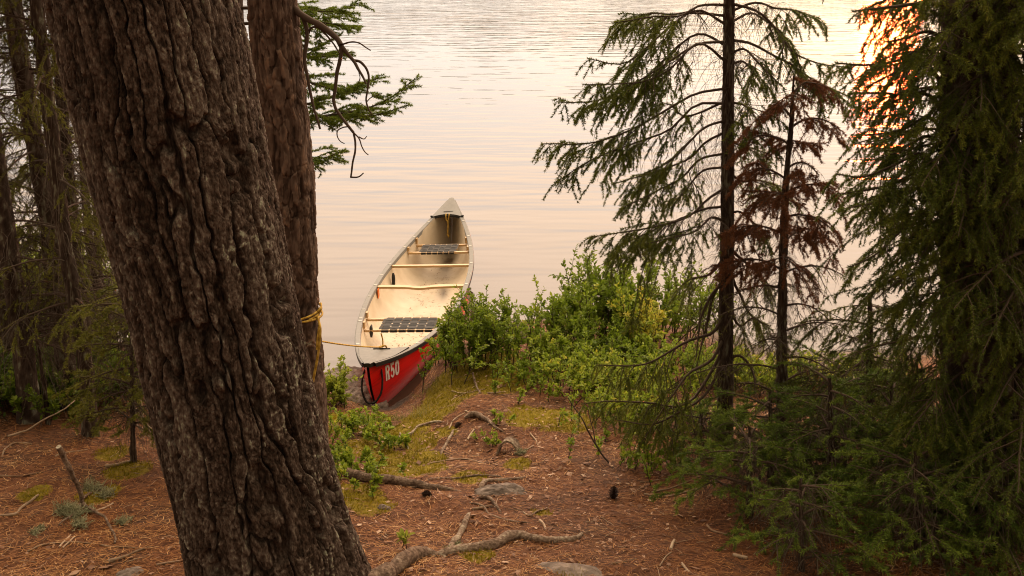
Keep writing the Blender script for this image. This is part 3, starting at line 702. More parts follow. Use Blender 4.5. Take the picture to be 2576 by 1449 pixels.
def furrowed(wid, length, depth, seed, R0):
    ncol = max(6, int(round(2 * math.pi * R0 / wid)))
    def disp(Th, Hh, r):
        ring = np.stack([np.cos(Th) * R0, np.sin(Th) * R0, Hh], -1)
        wa = fbm(ring * np.array([5, 5, 2.2]), seed, 3) * 0.62 + .22 * fbm(ring * np.array([24, 24, 14]), seed + 2, 2); wb = fbm(ring * np.array([9, 9, 6]), seed + 3, 3) * 0.5
        a = Th / (2 * math.pi) * ncol + wa; bq = Hh / length + wb
        f1, f2, cid = cells(a, bq, ncol, seed)
        e = f2 - f1
        f1b, f2b, cidb = cells(a * 2.0, bq * 2.6 + wa, ncol * 2, seed + 40)
        eb = f2b - f1b
        plate = sstep(0.02, 0.13, e); flake = sstep(0.0, 0.07, eb)
        f1c, f2c, cidc = cells(a * 5.0 + 2 * wb, bq * 11 + wa * 3, ncol * 5, seed + 70); chip = sstep(0, .25, f2c - f1c)
        fine = fbm(ring * np.array([38, 38, 20]), seed + 5, 4); mid = fbm(ring * np.array([14, 14, 6]), seed + 6, 3)
        rough = fbm(ring * np.array([110, 110, 60]), seed + 15, 3)
        off = depth * (plate - 0.8) + depth * .12 * (flake - .6) * plate + depth * .22 * (cid - .5) * plate + depth * .12 * (cidb - .5) * plate + .0030 * (cidc - .5) * plate + .0035 * (chip - .5) * plate + .0040 * fine + .0040 * rough + .010 * mid * (1 - plate)
        t = 0.42 + 0.20 * (cid - .5) + .26 * (cidb - .5) + .32 * (cidc - .5) + .35 * fine + .4 * rough
        side = np.cos(Th - 0.2)                              # lichen grows on the side that faces the lake
        lich = sstep(.10, .50, fbm(ring * np.array([9, 9, 6]), seed + 8, 4) + .26 * side + .06 * (1.2 - Hh)) * sstep(.12, .34, fbm(ring * 75, seed + 9, 3)) * plate * .85
        t = np.clip(t, 0.05, .78) * (1 - lich) + lich * .98
        return off, t
    return disp
bigY = 3.46
axis = [(-.90, bigY, .60), (-.935, bigY, .95), (-.985, bigY - .01, 1.35), (-1.04, bigY - .03, 1.8), (-1.10, bigY - .05, 2.4), (-1.165, bigY - .07, 3.0), (-1.205, bigY - .08, 3.45), (-1.30, bigY - .1, 4.6), (-1.42, bigY - .1, 6.5), (-1.5, bigY, 10.5)]
rad = [.42, .360, .312, .295, .288, .290, .288, .275, .24, .15]
def flare_big(Th, Hh):
    k = np.exp(-np.maximum(Hh - .25, 0) / .28)
    return 1 + k * (.07 * np.maximum(np.cos(Th - .15), 0) ** 3 + .16 * np.maximum(np.cos(Th - 2.7), 0) ** 3 + .2 * np.maximum(np.cos(Th + 2.0), 0) ** 3)
pine = thing('pine_tree', 'thick leaning pine trunk with deeply furrowed dark bark and lichen', 'tree', gnd(-.92, bigY))
cut = 3.75                                                   # fine bark where it can be seen, coarser above
def split_axis(axis, rad, z):
    A = np.c_[np.array(axis), np.array(rad)]; r = np.array([np.interp(z, A[:, 2], A[:, k]) for k in range(4)])
    lo = np.vstack([A[A[:, 2] < z], r]); hi = np.vstack([r, A[A[:, 2] > z]]); return lo, hi
lo, hi = split_axis(axis, rad, cut)
bt = trunk(lo[:, :3], lo[:, 3], 760, 980, furrowed(.078, .80, .036, 31, .31), flare_big)
bt.merge(trunk(hi[:, :3], hi[:, 3], 48, 60, None))
part('trunk', bt, [M['bark']], pine)

def scaly(wid, length, depth, seed, R0):
    ncol = max(6, int(round(2 * math.pi * R0 / wid)))
    def disp(Th, Hh, r):
        ring = np.stack([np.cos(Th) * R0, np.sin(Th) * R0, Hh], -1)
        wa = fbm(ring * np.array([8, 8, 5]), seed, 3) * .9; wb = fbm(ring * np.array([10, 10, 7]), seed + 3, 3) * .7
        a = Th / (2 * math.pi) * ncol + wa; bq = Hh / length + wb
        f1, f2, cid = cells(a, bq, ncol, seed); e = f2 - f1
        fine = fbm(ring * np.array([45, 45, 24]), seed + 5, 4)
        f1b, f2b, cidb = cells(a * 2.3 + wb, bq * 3.1 + wa, int(round(ncol * 2.3)), seed + 40)
        off = depth * (sstep(0, .10, e) - .5) * .7 + depth * 1.0 * (cid - .5) + depth * .8 * (cidb - .5) + .006 * fine + .008 * fbm(ring * np.array([6, 6, 3]), seed + 6, 3)
        t = .40 + .30 * (cid - .5) + .35 * (cidb - .5) + .45 * fine
        lich = sstep(.25, .5, fbm(ring * np.array([8, 8, 6]), seed + 8, 4)) * sstep(.05, .3, fbm(ring * 60, seed + 9, 3))
        return off, np.clip(t, .08, .9) * (1 - lich) + lich
    return disp
py_ = 5.2
P2 = [(*at(733, 1215, py_)[:1], py_, .45), (at(733, 850, py_)[0] - .005, py_, 1.0), (at(733, 850, py_)[0], py_, 1.47), (at(729, 500, py_)[0], py_, 2.28), (at(708, 250, py_)[0], py_, 2.86), (at(686, 0, py_)[0], py_, 3.40), (-1.17, py_, 4.2), (-1.12, py_, 6.0), (-1.1, py_, 9.5)]
R2 = [.20, .172, .158, .128, .123, .118, .112, .1, .06]
pine2 = thing('pine_tree', 'straight pine with reddish scaly bark and a yellow rope tied round it', 'tree', gnd(P2[0][0], py_))
lo, hi = split_axis(P2, R2, 3.8)
bt = trunk(lo[:, :3], lo[:, 3], 260, 620, scaly(.045, .17, .0105, 61, .14), lambda Th, Hh: 1 + .35 * np.exp(-Hh / .15))
bt.merge(trunk(hi[:, :3], hi[:, 3], 32, 40, None))
part('trunk', bt, [M['red_bark']], pine2)

def limb(pts, r0, r1, m=7, n=None, mat=0, tint=.5, b=None, wob=0.0, seed=0):
    n = n or max(8, int(len(pts) * 6)); P = resample(pts, n)
    if wob: P = P + wob * np.stack([fbm(P * 14 + 3.1 * k, seed + k, 2) for k in range(3)], 1)
    t = np.linspace(0, 1, n); R = r0 + (r1 - r0) * t ** .8
    R = R * (1 + .12 * fbm(P * 60, seed + 5, 2))
    return tubes(P, R[None], m, mat, tint, b)
def src(x0, y0, k, pts, Y):                                   # picture spots read off an enlarged crop
    Yv = np.linspace(Y[0], Y[1], len(pts)) if isinstance(Y, tuple) else np.full(len(pts), Y)
    return [at((x0 + a / k) / 1.0605, (y0 + c / k) / 1.0605, yv) for (a, c), yv in zip(pts, Yv)]
kz = 1159 / 400.0
b = Batch()
for pts, r0, r1 in (([(105, 70), (135, 98), (200, 140), (280, 185), (380, 250), (440, 305), (462, 345)], .019, .014), ([(462, 340), (466, 400), (452, 480), (430, 580), (415, 680), (406, 760), (420, 830), (465, 910), (520, 975), (560, 1025)], .0115, .007),
    ([(462, 345), (510, 410), (560, 470), (590, 520), (625, 580), (655, 650)], .0125, .005), ([(562, 468), (610, 480), (655, 525), (675, 590), (672, 680), (660, 790), (680, 850), (706, 885)], .0075, .004),
    ([(470, 342), (530, 326), (600, 330), (650, 360), (690, 388)], .005, .003), ([(560, 1025), (572, 1100), (572, 1180), (552, 1270), (538, 1370)], .006, .005), ([(538, 1370), (580, 1368), (610, 1355), (635, 1338)], .005, .003),
    ([(560, 1025), (600, 1070), (625, 1140), (650, 1180), (675, 1200)], .0045, .0025), ([(520, 978), (480, 985), (440, 1010), (437, 1050), (460, 1090), (490, 1108)], .004, .0025),
    ([(150, 105), (185, 170), (202, 280), (190, 400), (185, 500), (205, 600), (230, 720), (255, 840), (280, 920), (305, 1000)], .0125, .006), ([(215, 260), (235, 215), (280, 212), (340, 260), (400, 330), (450, 410)], .006, .004),
    ([(660, 790), (700, 755), (745, 735), (780, 716)], .003, .002), ([(600, 640), (612, 600), (600, 560)], .003, .002), ([(600, 1060), (640, 1075), (660, 1055)], .004, .002)):
    limb(src(750, 0, kz, pts, (py_ - .02, py_ - .10)), r0, r1, 7, None, 0, .55, b, .004, 5)
part('branch', b, [M['twig']], pine2, 'dead bare drooping branch with crooked twigs')
# ------------------------------------------------------------------ conifer boughs
def quad_curve(P, D, L, droop, K):
    s = np.linspace(0, 1, K)
    return P[:, None] + D[:, None] * (L[:, None] * s)[..., None] + np.array([0, 0, -1.0]) * (droop[:, None] * s ** 2)[..., None]
NEEDLE_K = 2.3
def needles(b, P, rng, dens, ln, wd, s0, mat, tint, spread=1.0, tlo=-.18, thi=.22, flat=None):
    """Thin triangles set round the polylines P (N,K,3)."""
    N, K = P.shape[:2]
    if N == 0: return
    L = np.linalg.norm(np.diff(P, axis=1), axis=2).sum(1)
    dens = dens * NEEDLE_K; wd = wd * 1.25
    n = rng.poisson(np.maximum(L * (1 - s0) * dens, .5)); idx = np.repeat(np.arange(N), n); m = len(idx)
    if m == 0: return
    t = s0 + (1 - s0) * rng.random(m); x = t * (K - 1); k = np.minimum(x.astype(int), K - 2); f = (x - k)[:, None]
    A, Bq = P[idx, k], P[idx, k + 1]; p = A + (Bq - A) * f; T = norm(Bq - A)
    rd = rng.normal(size=(m, 3))
    if flat is not None: rd[:, 2] *= flat
    rd = norm(rd - T * (rd * T).sum(1, keepdims=True))
    d = norm(T * .75 + rd * spread + rng.normal(size=(m, 3)) * .12)
    w = norm(np.cross(d, rng.normal(size=(m, 3)))) * wd * .5
    l = ln * rng.uniform(.7, 1.25, m)[:, None]
    V = np.stack([p - w, p + w, p + d * l], 1)
    tb = tint + rng.normal(0, .10, N)
    tt = np.clip(tb[idx] + rng.uniform(tlo, thi, m) + .12 * t, 0, 1)
    b.add(V.reshape(-1, 3), np.arange(3 * m).reshape(-1, 3), mat, np.repeat(tt, 3))
def bough(b, rng, p0, p1, arch=.06, Ls=.35, step=.045, droop=.35, bare=.3, hang=1.0, r0=.010, dens=420, ln=.015, wd=.0026, tstep=.035, tl=(.03, .09), tint=.5, fill=.9, mid=None, ang=(.75, .25), main_needles=.55, flat=None, upcurl=0.0, s_in=.35):
    p0, p1 = np.asarray(p0, float), np.asarray(p1, float); Lm = np.linalg.norm(p1 - p0); K = 16
    s = np.linspace(0, 1, K)[:, None]
    if mid is None: mn = p0 + (p1 - p0) * s + np.array([0, 0, 1.0]) * arch * 4 * s * (1 - s) + np.array([0, 0, upcurl]) * s ** 4
    else: mn = resample([p0, *mid, p1], K)
    mn = mn + .012 * Lm * np.stack([fbm(np.c_[s * 5, s * 0 + rng.random() * 90, s * 0 + k], 3, 2) for k in range(3)], 1) * np.minimum(s * 4, 1)
    tubes(mn[None], (r0 * (1 - .85 * s[:, 0]) + .0012)[None], 5, 0, .45 + .2 * rng.random(), b)
    n = max(3, int(Lm * (1 - bare) / step)); t = bare + (1 - bare) * (np.arange(n) + rng.uniform(-.35, .35, n) + .5) / n; t = np.clip(t, .02, .985)
    x = t * (K - 1); k = np.minimum(x.astype(int), K - 2); f = (x - k)[:, None]
    P = mn[k] * (1 - f) + mn[k + 1] * f; T = norm(mn[k + 1] - mn[k]); sd = norm(np.cross(T, np.array([0, 0, 1.0]))) * np.where(np.arange(n) % 2, 1, -1)[:, None]
    c = ang[0] + rng.normal(0, .12, n)
    D = norm(T * c[:, None] + sd * (1 - ang[1] * .5) + rng.normal(0, .16, (n, 3)) + np.array([0, 0, -.12 * hang]))
    env = np.minimum(1, (1 - t) * 1.7 + .12) * np.minimum(1, .35 + (t - bare) * 2.5 + .25)
    L = Ls * env * np.where(rng.random(n) < .22, rng.uniform(.25, .6, n), rng.uniform(.65, 1.25, n)); keep = rng.random(n) < fill
    P, D, L, t = P[keep], D[keep], L[keep], t[keep]; n = len(L)
    S2 = quad_curve(P, D, L, droop * L * rng.uniform(.0, 1.7, n), 7); S2 = S2 + (.05 * L)[:, None, None] * rng.normal(size=(n, 1, 3)) * (np.linspace(0, 1, 7) * np.sin(np.linspace(0, 4.5, 7)))[None, :, None]
    tubes(S2, np.linspace(.0036, .0012, 7)[None] * np.sqrt(L / Ls)[:, None], 3, 0, .35 + .3 * rng.random(n), b)
    nt = np.maximum(1, (L / tstep).astype(int)); ii = np.repeat(np.arange(n), nt); m = len(ii)
    u = .15 + .85 * rng.random(m); x = u * 6; k = np.minimum(x.astype(int), 5); f = (x - k)[:, None]
    P3 = S2[ii, k] * (1 - f) + S2[ii, k + 1] * f; T3 = norm(S2[ii, k + 1] - S2[ii, k]); s3 = norm(np.cross(T3, np.array([0, 0, 1.0]))) * rng.choice([-1, 1], m)[:, None]
    D3 = norm(T3 * .9 + s3 * .75 + rng.normal(0, .2, (m, 3)) + np.array([0, 0, -.35 * hang]))
    L3 = rng.uniform(tl[0], tl[1], m) * (1.15 - .55 * u)
    S3 = quad_curve(P3, D3, L3, .35 * hang * L3, 4)
    tubes(S3, np.array([[.0015, .0013, .0011, .0009]]), 3, 0, .5, b)
    live = t[ii] > bare + s_in * (1 - bare) * rng.random(m)
    needles(b, S3[live], rng, dens, ln, wd, .0, 1, tint + .05, 1.0, flat=flat)
    lv2 = t > bare + s_in * .5 * rng.random(n)
    needles(b, S2[lv2], rng, dens * .8, ln, wd, .35, 1, tint, 1.0, flat=flat)
    needles(b, mn[None], rng, dens * .8, ln, wd, main_needles, 1, tint, 1.0, flat=flat)
    return mn
def bare_twigs(b, rng, pts, n, L=(.08, .3), r=.0016, droop=.6, mat=0):
    """Fine dead twigs hanging from points along a trunk or limb."""
    pts = np.asarray(pts); i = rng.integers(0, len(pts), n)
    D = norm(rng.normal(size=(n, 3)) * np.array([1, 1, .5]) + np.array([0, 0, -.25])); l = rng.uniform(*L, n)
    S = quad_curve(pts[i], D, l, droop * l, 6); S = S + .03 * l[:, None, None] * rng.normal(size=S.shape) * np.linspace(0, 1, 6)[None, :, None]
    tubes(S, np.linspace(r, r * .4, 6)[None] * np.ones((n, 1)), 3, mat, rng.uniform(.2, .9, n), b)
    j = np.repeat(np.arange(n), 3); k = rng.integers(1, 5, len(j)); D2 = norm(D[j] + rng.normal(size=(len(j), 3)) * .7); l2 = l[j] * rng.uniform(.15, .5, len(j))
    tubes(quad_curve(S[j, k], D2, l2, droop * l2, 4), np.linspace(r * .6, r * .3, 4)[None] * np.ones((len(j), 1)), 3, mat, rng.uniform(.2, .9, len(j)), b)
NW = [M['twig'], M['needle']]
def noisy(seed, amp=.004, lich=.3):
    def disp(Th, Hh, r):
        q = np.stack([np.cos(Th) * .1, np.sin(Th) * .1, Hh], -1)
        f = fbm(q * np.array([60, 60, 28]), seed, 4); g = fbm(q * np.array([22, 22, 9]), seed + 4, 3)
        l = sstep(.45 - lich, .65, fbm(q * np.array([30, 30, 14]), seed + 8, 3) + .2)
        return amp * f * 1.6 + amp * g, np.clip(.45 + .4 * f, .05, .8) * (1 - l) + l * .95
    return disp

# --- the slender spruce right of the landing
rng = np.random.default_rng(101); sy = 5.38
def sx(z): return np.interp(z, [.5, .62, 2.2, 3.3, 6.5], [1.30, 1.29, 1.195, 1.125, 1.0])
spruce = thing('spruce_tree', 'slender spruce with bare lower stem and drooping green boughs beside the landing', 'tree', gnd(1.29, sy))
zz = [.45, .75, 1.3, 2.2, 2.9, 3.4, 4.2, 6.2]; part('trunk', trunk([(sx(z), sy, z) for z in zz], [.058, .05, .044, .036, .030, .027, .022, .006], 40, 420, noisy(7, .0035), lambda Th, Hh: 1 + .3 * np.exp(-Hh / .12)), [M['thin_bark']], spruce)
def z_at(py): return at(1820, py, sy)[2]
def sp0(py): z = z_at(py); return np.array([sx(z), sy, z])
K6 = 2329 / 900.0
def q6(pts, Y): return src(1400, 0, K6, pts, Y)
specs = [  # start height (picture), midpoints and tip on the crop, depth of the tip, look
 (12, [(1200, 40), (1060, 110), (860, 120)], (600, 165), 5.1, .34), (66, [(1180, 75), (1000, 190), (850, 320), (700, 430)], (425, 410), 5.2, .36), (40, [(1130, 90), (1000, 100), (850, 90)], (640, 230), 5.6, .34),
 (105, [(1180, 310), (1060, 380), (900, 490), (740, 590), (500, 700)], (250, 705), 5.15, .36), (120, [(1200, 230), (1050, 330), (950, 470)], (720, 620), 5.75, .30), (160, [(1200, 300), (1000, 480), (800, 560)], (395, 580), 5.0, .34),
 (222, [(1180, 650), (1050, 720), (880, 820), (700, 910), (480, 985)], (118, 995), 5.1, .40), (250, [(1230, 770), (1100, 800), (1000, 720)], (920, 730), 5.6, .2), (262, [(1200, 720), (1000, 900), (700, 1000), (420, 1120)], (200, 1255), 5.25, .36),
 (302, [(1240, 880), (1120, 1000), (1000, 1110)], (800, 1210), 5.2, .32), (330, [(1250, 980), (1150, 1080), (1000, 1150)], (600, 1270), 5.55, .3), (385, [(1200, 1110), (1100, 1220), (900, 1330)], (680, 1430), 5.15, .34), (420, [(1230, 1180), (1150, 1260), (1080, 1350)], (950, 1400), 5.7, .28),
 (470, [(1250, 1380), (1150, 1480), (900, 1560)], (450, 1640), 5.2, .36), (520, [(1240, 1440), (1100, 1500), (950, 1560)], (560, 1750), 5.5, .36), (560, [(1280, 1500), (1200, 1580)], (820, 1690), 5.0, .32),
 # right-hand side
 (8, [(1600, 80), (1750, 220), (1880, 370), (2020, 430)], (2230, 470), 5.2, .26), (100, [(1520, 290), (1680, 370), (1830, 440), (1980, 540)], (2330, 720), 5.25, .30), (30, [(1600, 20), (1750, 60), (1860, 70)], (2040, 130), 5.6, .28), (60, [(1550, 90), (1680, 150)], (1830, 290), 5.7, .26),
 (140, [(1510, 340), (1600, 420)], (1800, 620), 5.1, .30), (165, [(1500, 420), (1560, 480)], (1650, 610), 5.6, .28), (255, [(1500, 720), (1560, 760)], (1620, 860), 5.1, .24), (350, [(1480, 1000), (1560, 1020)], (1690, 1060), 5.6, .26), (300, [(1490, 860), (1540, 900)], (1560, 960), 5.0, .24),
 (430, [(1500, 1250), (1600, 1240)], (1800, 1300), 5.6, .28), (540, [(1480, 1460), (1560, 1520)], (1700, 1640), 5.3, .26)]
for i, (py, midp, tip, Yt, Ls) in enumerate(specs):
    b = Batch(); p0 = sp0(py); n = len(midp) + 1
    M_ = [at((1400 + a / K6) / 1.0605, (c / K6) / 1.0605, sy + (Yt - sy) * (k + 1) / n) for k, (a, c) in enumerate(midp)]
    p1 = at((1400 + tip[0] / K6) / 1.0605, (tip[1] / K6) / 1.0605, Yt)
    mn = bough(b, rng, p0, p1, Ls=Ls * .95, step=.026, droop=.50, bare=.28, hang=1.1, r0=.0068, dens=480, ln=.0155, wd=.0030, tint=.50 + .14 * rng.random(), mid=M_, tl=(.03, .11), tstep=.026, fill=.74, main_needles=.45, s_in=.36)
    bare_twigs(b, rng, mn[:9], 16, (.06, .24), .0013, .9)
    part('branch', b, NW, spruce)
# lower, heavier boughs that sweep down over the shrubs
K7 = 2264 / 1000.0
def q7(pts, Y): return src(1200, 600, K7, pts, Y)
for start, midp, tip, Yt, Ls in ((700, [(1560, 450), (1515, 560), (1500, 690)], (1488, 800), 5.2, .10), (690, [(1590, 430), (1550, 600), (1520, 720)], (1490, 880), 5.3, .08),
    (860, [(1560, 930), (1480, 1040), (1380, 1095), (1230, 1080), (1000, 1060)], (790, 1085), 5.0, .30), (780, [(1600, 640), (1480, 690), (1330, 770), (1150, 850)], (880, 850), 5.1, .28), (840, [(1570, 830), (1450, 900), (1350, 1020)], (1150, 1320), 4.95, .26), (880, [(1560, 1000), (1400, 1120), (1250, 1200)], (1010, 1180), 4.95, .26), (640, [(1560, 300), (1450, 330)], (1350, 420), 5.6, .24),
    (660, [(1740, 400), (1800, 520), (1860, 580)], (1960, 640), 5.5, .20), (620, [(1760, 200), (1830, 260), (1900, 330)], (1960, 400), 5.5, .2), (740, [(1760, 610), (1840, 560), (1880, 590)], (1930, 610), 5.2, .16), (905, [(1750, 790), (1810, 850), (1840, 930)], (1838, 1030), 5.2, .06)):
    b = Batch(); p0 = sp0(start); n = len(midp) + 1
    M_ = [at((1200 + a / K7) / 1.0605, (600 + c / K7) / 1.0605, sy + (Yt - sy) * (k + 1) / n) for k, (a, c) in enumerate(midp)]
    p1 = at((1200 + tip[0] / K7) / 1.0605, (600 + tip[1] / K7) / 1.0605, Yt); dead = Ls < .12
    mn = bough(b, rng, p0, p1, Ls=Ls, step=.030, droop=.75, bare=.35 if not dead else .2, hang=1.7, r0=.010, dens=520 if not dead else 60, ln=.014, wd=.0027, tint=.60 + .1 * rng.random(), mid=M_, tl=(.04, .12), fill=.95, main_needles=.4)
    bare_twigs(b, rng, mn[:10], 14, (.06, .22), .0013, .9)
    part('branch', b, NW, spruce)
b = Batch()
for k in range(26):                                          # the top above the picture
    z = rng.uniform(3.5, 6.0); a = rng.uniform(0, 6.28); l = .25 * (6.4 - z) + .2; p0 = np.array([sx(z), sy, z])
    bough(b, rng, p0, p0 + np.array([math.cos(a) * l, math.sin(a) * l, -.25 * l]), .05, .25, .06, .5, .2, 1.2, .007, 260, .015, .0035, tint=.5)
bare_twigs(b, rng, [(sx(z), sy, z) for z in np.linspace(1.0, 3.4, 60)], 210, (.06, .30), .0014, .8)
part('crown', b, NW, spruce)

# --- the dead rust-coloured spruce beside it
rng = np.random.default_rng(55); dy = 5.05
rust = thing('dead_spruce', 'small dead spruce with rust brown needles and dark mossy stem', 'tree', gnd(at(1965, 1150, dy)[0], dy))
pts = [at(px, py, dy) for px, py in ((1962, 1200), (1966, 1000), (1968, 800), (1972, 600), (1978, 450), (1990, 320), (1997, 190))]; pts[0][2] = float(hgt(pts[0][0], dy)) - .06
part('trunk', trunk(pts, [.032, .029, .024, .019, .014, .009, .003], 28, 420, noisy(17, .0055, .42)), [M['thin_bark']], rust)
dp = resample(pts, 200)
for i in range(30):
    t = (i + rng.random() * .8) / 30; k = int(34 + t * 160); p0 = dp[k]
    a = (i * 2.4 + rng.uniform(-.4, .4)); l = (.50 if t > .45 else .42) * (1.05 - t) ** .6 * rng.uniform(.75, 1.2) + .05; b = Batch()
    red = t > .46
    mn = bough(b, rng, p0, p0 + np.array([math.cos(a) * l, math.sin(a) * l * .8, -.16 * l + .04]), .05, .24 if red else .16, .022 if red else .03, .45, .12, .9, .0055, 470 if red else 50, .0175, .0028, tint=.5, tl=(.04, .11), tstep=.024 if red else .035, fill=.85, main_needles=.15, s_in=.05)
    bare_twigs(b, rng, mn[:12], 10 if red else 24, (.04, .18), .0013, .8)
    part('branch', b, [M['twig'], M['dead_needle'] if red else M['olive']], rust)
b = Batch(); p0 = dp[60]; mn = bough(b, rng, p0, p0 + np.array([.34, -.05, -.16]), .06, .2, .025, .7, .1, 1.4, .006, 300, .014, .0022, tint=.5, s_in=.1); part('branch', b, [M['twig'], M['dead_needle']], rust)
b = Batch(); bare_twigs(b, rng, dp[20:150], 240, (.03, .20), .0013, .7); part('twigs', b, [M['twig']], rust)

# --- crown of the big pine, above the picture, shading the path
rng = np.random.default_rng(77)
def pine_crown(parent, stem, n, z0, z1, lmax, seed, dens=70, ln=.075, wd=.010):
    rng = np.random.default_rng(seed); b = Batch(); S = np.array(stem)
    for k in range(n):
        z = z0 + (z1 - z0) * (k + rng.random()) / n; c = np.array([np.interp(z, S[:, 2], S[:, 0]), np.interp(z, S[:, 2], S[:, 1]), z])
        a = k * 2.4 + rng.uniform(-.5, .5); l = lmax * (1.05 - (z - z0) / (z1 - z0)) ** .6 * rng.uniform(.7, 1.1)
        bough(b, rng, c, c + np.array([math.cos(a) * l, math.sin(a) * l, .12 * l]), .15, .75, .16, .1, .3, .2, .03, dens / NEEDLE_K, ln, wd, .11, (.12, .3), .45, .95, s_in=.2)
    part('crown', b, NW, parent)
pine_crown(pine, axis, 34, 5.4, 10.2, 2.9, 7)
pine_crown(pine2, P2, 18, 5.6, 9.3, 1.7, 8)

# --- the heavy spruce on the right and its neighbours
rng = np.random.default_rng(202); by = 4.15
def conifer(name, label, px_base, py_base, px_top, Y, r_base, zt, nb, lmin, lmax, rng, tint=.5, group=None, z0=.25, dens=430, Ls=.34, arcs=None, sink=.05, droop=.55, dz=-.22, mats=NW, hang=1.3, ln=.0145, wd=.0027, step=.036, tw=60, cr=10, zc=3.7, seed=1, live=.35, bark='thin_bark', nth=44, fill=.92, bare=.16, low_z=None):
    x0 = at(px_base, py_base, Y)[0]; zg = float(hgt(x0, Y)); p3 = at(px_top, 0, Y)
    def ax(z): return np.array([x0 + (p3[0] - x0) * (z - zg) / (p3[2] - zg), Y, z])
    t = thing(name, label, 'tree', gnd(x0, Y), group)
    zs = np.r_[zg - sink, np.linspace(zg + .15, zt, 9)]
    part('trunk', trunk([ax(z) for z in zs], [r_base * (1.25 if k == 0 else max(.08, 1 - (z - zg) / (zt - zg + .2) * .95) ** .8) for k, z in enumerate(zs)], nth, 360, noisy(seed, .0035 + r_base * .03), lambda Th, Hh: 1 + .3 * np.exp(-Hh / .15)), [M[bark]], t)
    lo_z = zg + z0 if low_z is None else low_z
    for i in range(nb):
        z = lo_z + (min(zc, zt) - lo_z) * (i + rng.random()) / nb
        a = (i * 2.3999 + rng.uniform(-.5, .5)) if arcs is None else rng.uniform(*arcs[i % len(arcs)])
        l = (lmin + (lmax - lmin) * rng.random()) * (1.1 - .5 * (z - zg) / (zt - zg)); p0 = ax(z); b = Batch()
        mn = bough(b, rng, p0, p0 + np.array([math.cos(a) * l, math.sin(a) * l, dz * l * rng.uniform(.4, 1.6)]), .07 * l, Ls * (.7 + .5 * l / lmax), step, droop, bare, hang, .004 + .006 * l, dens, ln, wd, tint=tint + rng.uniform(-.1, .14), fill=fill, main_needles=.35, s_in=live)
        bare_twigs(b, rng, mn[:9], 12, (.05, .22), .0013, .8)
        part('branch', b, mats, t)
    b = Batch()
    for k in range(cr):
        z = rng.uniform(min(zc, zt * .8), zt); a = rng.uniform(0, 6.28); l = lmax * (1.08 - (z - zg) / (zt - zg)) + .1; p0 = ax(z)
        bough(b, rng, p0, p0 + np.array([math.cos(a) * l, math.sin(a) * l, dz * l]), .08, Ls, .07, droop, .15, hang, .01, dens * .4, ln * 1.3, wd * 1.7, tint=tint)
    if tw: bare_twigs(b, rng, [ax(z) for z in np.linspace(zg + .2, min(zc, zt * .9), 80)], tw, (.06, .4), .0015, .8)
    if b.n: part('crown', b, mats, t)
    return t, ax
big, bax = conifer('spruce_tree', 'large dark spruce with thick trunk and dense hanging boughs at the right', 2460, 1330, 2462, by, .185, 8.0, 24, .35, .62, rng, .38, arcs=[(2.4, 4.3), (3.6, 5.6), (2.7, 3.7), (4.2, 5.9)], Ls=.36, z0=.35, tw=160, cr=60, seed=71, zc=3.5, bark='thin_bark', nth=110, droop=.6)
# boughs of the heavy spruce that reach out over the lake side, read from the photograph
K8 = 1396 / 732.0
for k in range(40):
    z = 1.3 + 2.3 * (k + rng.random()) / 40; a = rng.uniform(3.7, 5.75); l = rng.uniform(.32, .68); p0 = bax(z); b = Batch()
    bough(b, rng, p0, p0 + np.array([math.cos(a) * l, math.sin(a) * l, -.30 * l]), .05, .28, .028, .6, .12, 1.3, .008, 480, .0165, .003, tstep=.026, tint=.44 + .3 * rng.random(), fill=.95, s_in=.15); part('branch', b, NW, big)
for p0y, midp, tip, Yt, Ls in ((20, [(900, 20), (760, 30)], (520, 60), 4.0, .22), (120, [(900, 160), (800, 190)], (690, 215), 4.1, .2), (190, [(880, 250), (760, 310), (620, 330)], (440, 320), 4.1, .26), (260, [(880, 330), (740, 370)], (600, 440), 3.95, .24), (330, [(900, 480), (760, 480), (640, 470)], (500, 480), 4.3, .22), (430, [(900, 600), (780, 660)], (575, 690), 4.0, .26),
    (470, [(900, 690), (760, 760)], (640, 770), 4.2, .24), (540, [(860, 780), (700, 850), (560, 900)], (440, 885), 3.95, .32), (600, [(860, 870), (720, 940)], (470, 990), 4.1, .32), (650, [(850, 960), (700, 1020)], (500, 1060), 3.9, .30), (760, [(860, 1100), (740, 1200), (640, 1300)], (500, 1360), 4.0, .34), (810, [(880, 1200), (780, 1300)], (640, 1440), 4.2, .30)):
    b = Batch(); pp = at(2430, p0y, by); pp[0] = bax(pp[2])[0] - .1; n = len(midp) + 1
    M_ = [at((2000 + a / K8) / 1.0605, (c / K8) / 1.0605, by + (Yt - by) * (k + 1) / n) for k, (a, c) in enumerate(midp)]
    bough(b, rng, pp, at((2000 + tip[0] / K8) / 1.0605, (tip[1] / K8) / 1.0605, Yt), Ls=Ls, step=.034, droop=.5, bare=.15, hang=1.1, r0=.010, dens=520, ln=.016, wd=.0028, tint=.48 + .15 * rng.random(), mid=M_, tl=(.03, .10), fill=.95, main_needles=.3, s_in=.3)
    part('branch', b, NW, big)
conifer('spruce_tree', 'thin grey spruce stem with bare twigs at the far right edge', 2566, 1330, 2600, 3.9, .035, 5.5, 14, .3, .7, rng, .36, arcs=[(1.8, 4.6)], tw=180, cr=8, seed=73, z0=.3)
conifer('spruce_tree', 'spruce behind the large one, its boughs filling the gaps at the right edge', 2700, 1200, 2730, 5.3, .07, 6.5, 26, .45, .85, rng, .40, tw=120, cr=24, seed=77, z0=.3)
conifer('spruce_tree', 'farther spruce at the water side of the right edge, seen between the large trunks', 2640, 1080, 2650, 6.4, .05, 6.0, 22, .40, .75, rng, .42, tw=100, cr=20, seed=78, z0=.3)
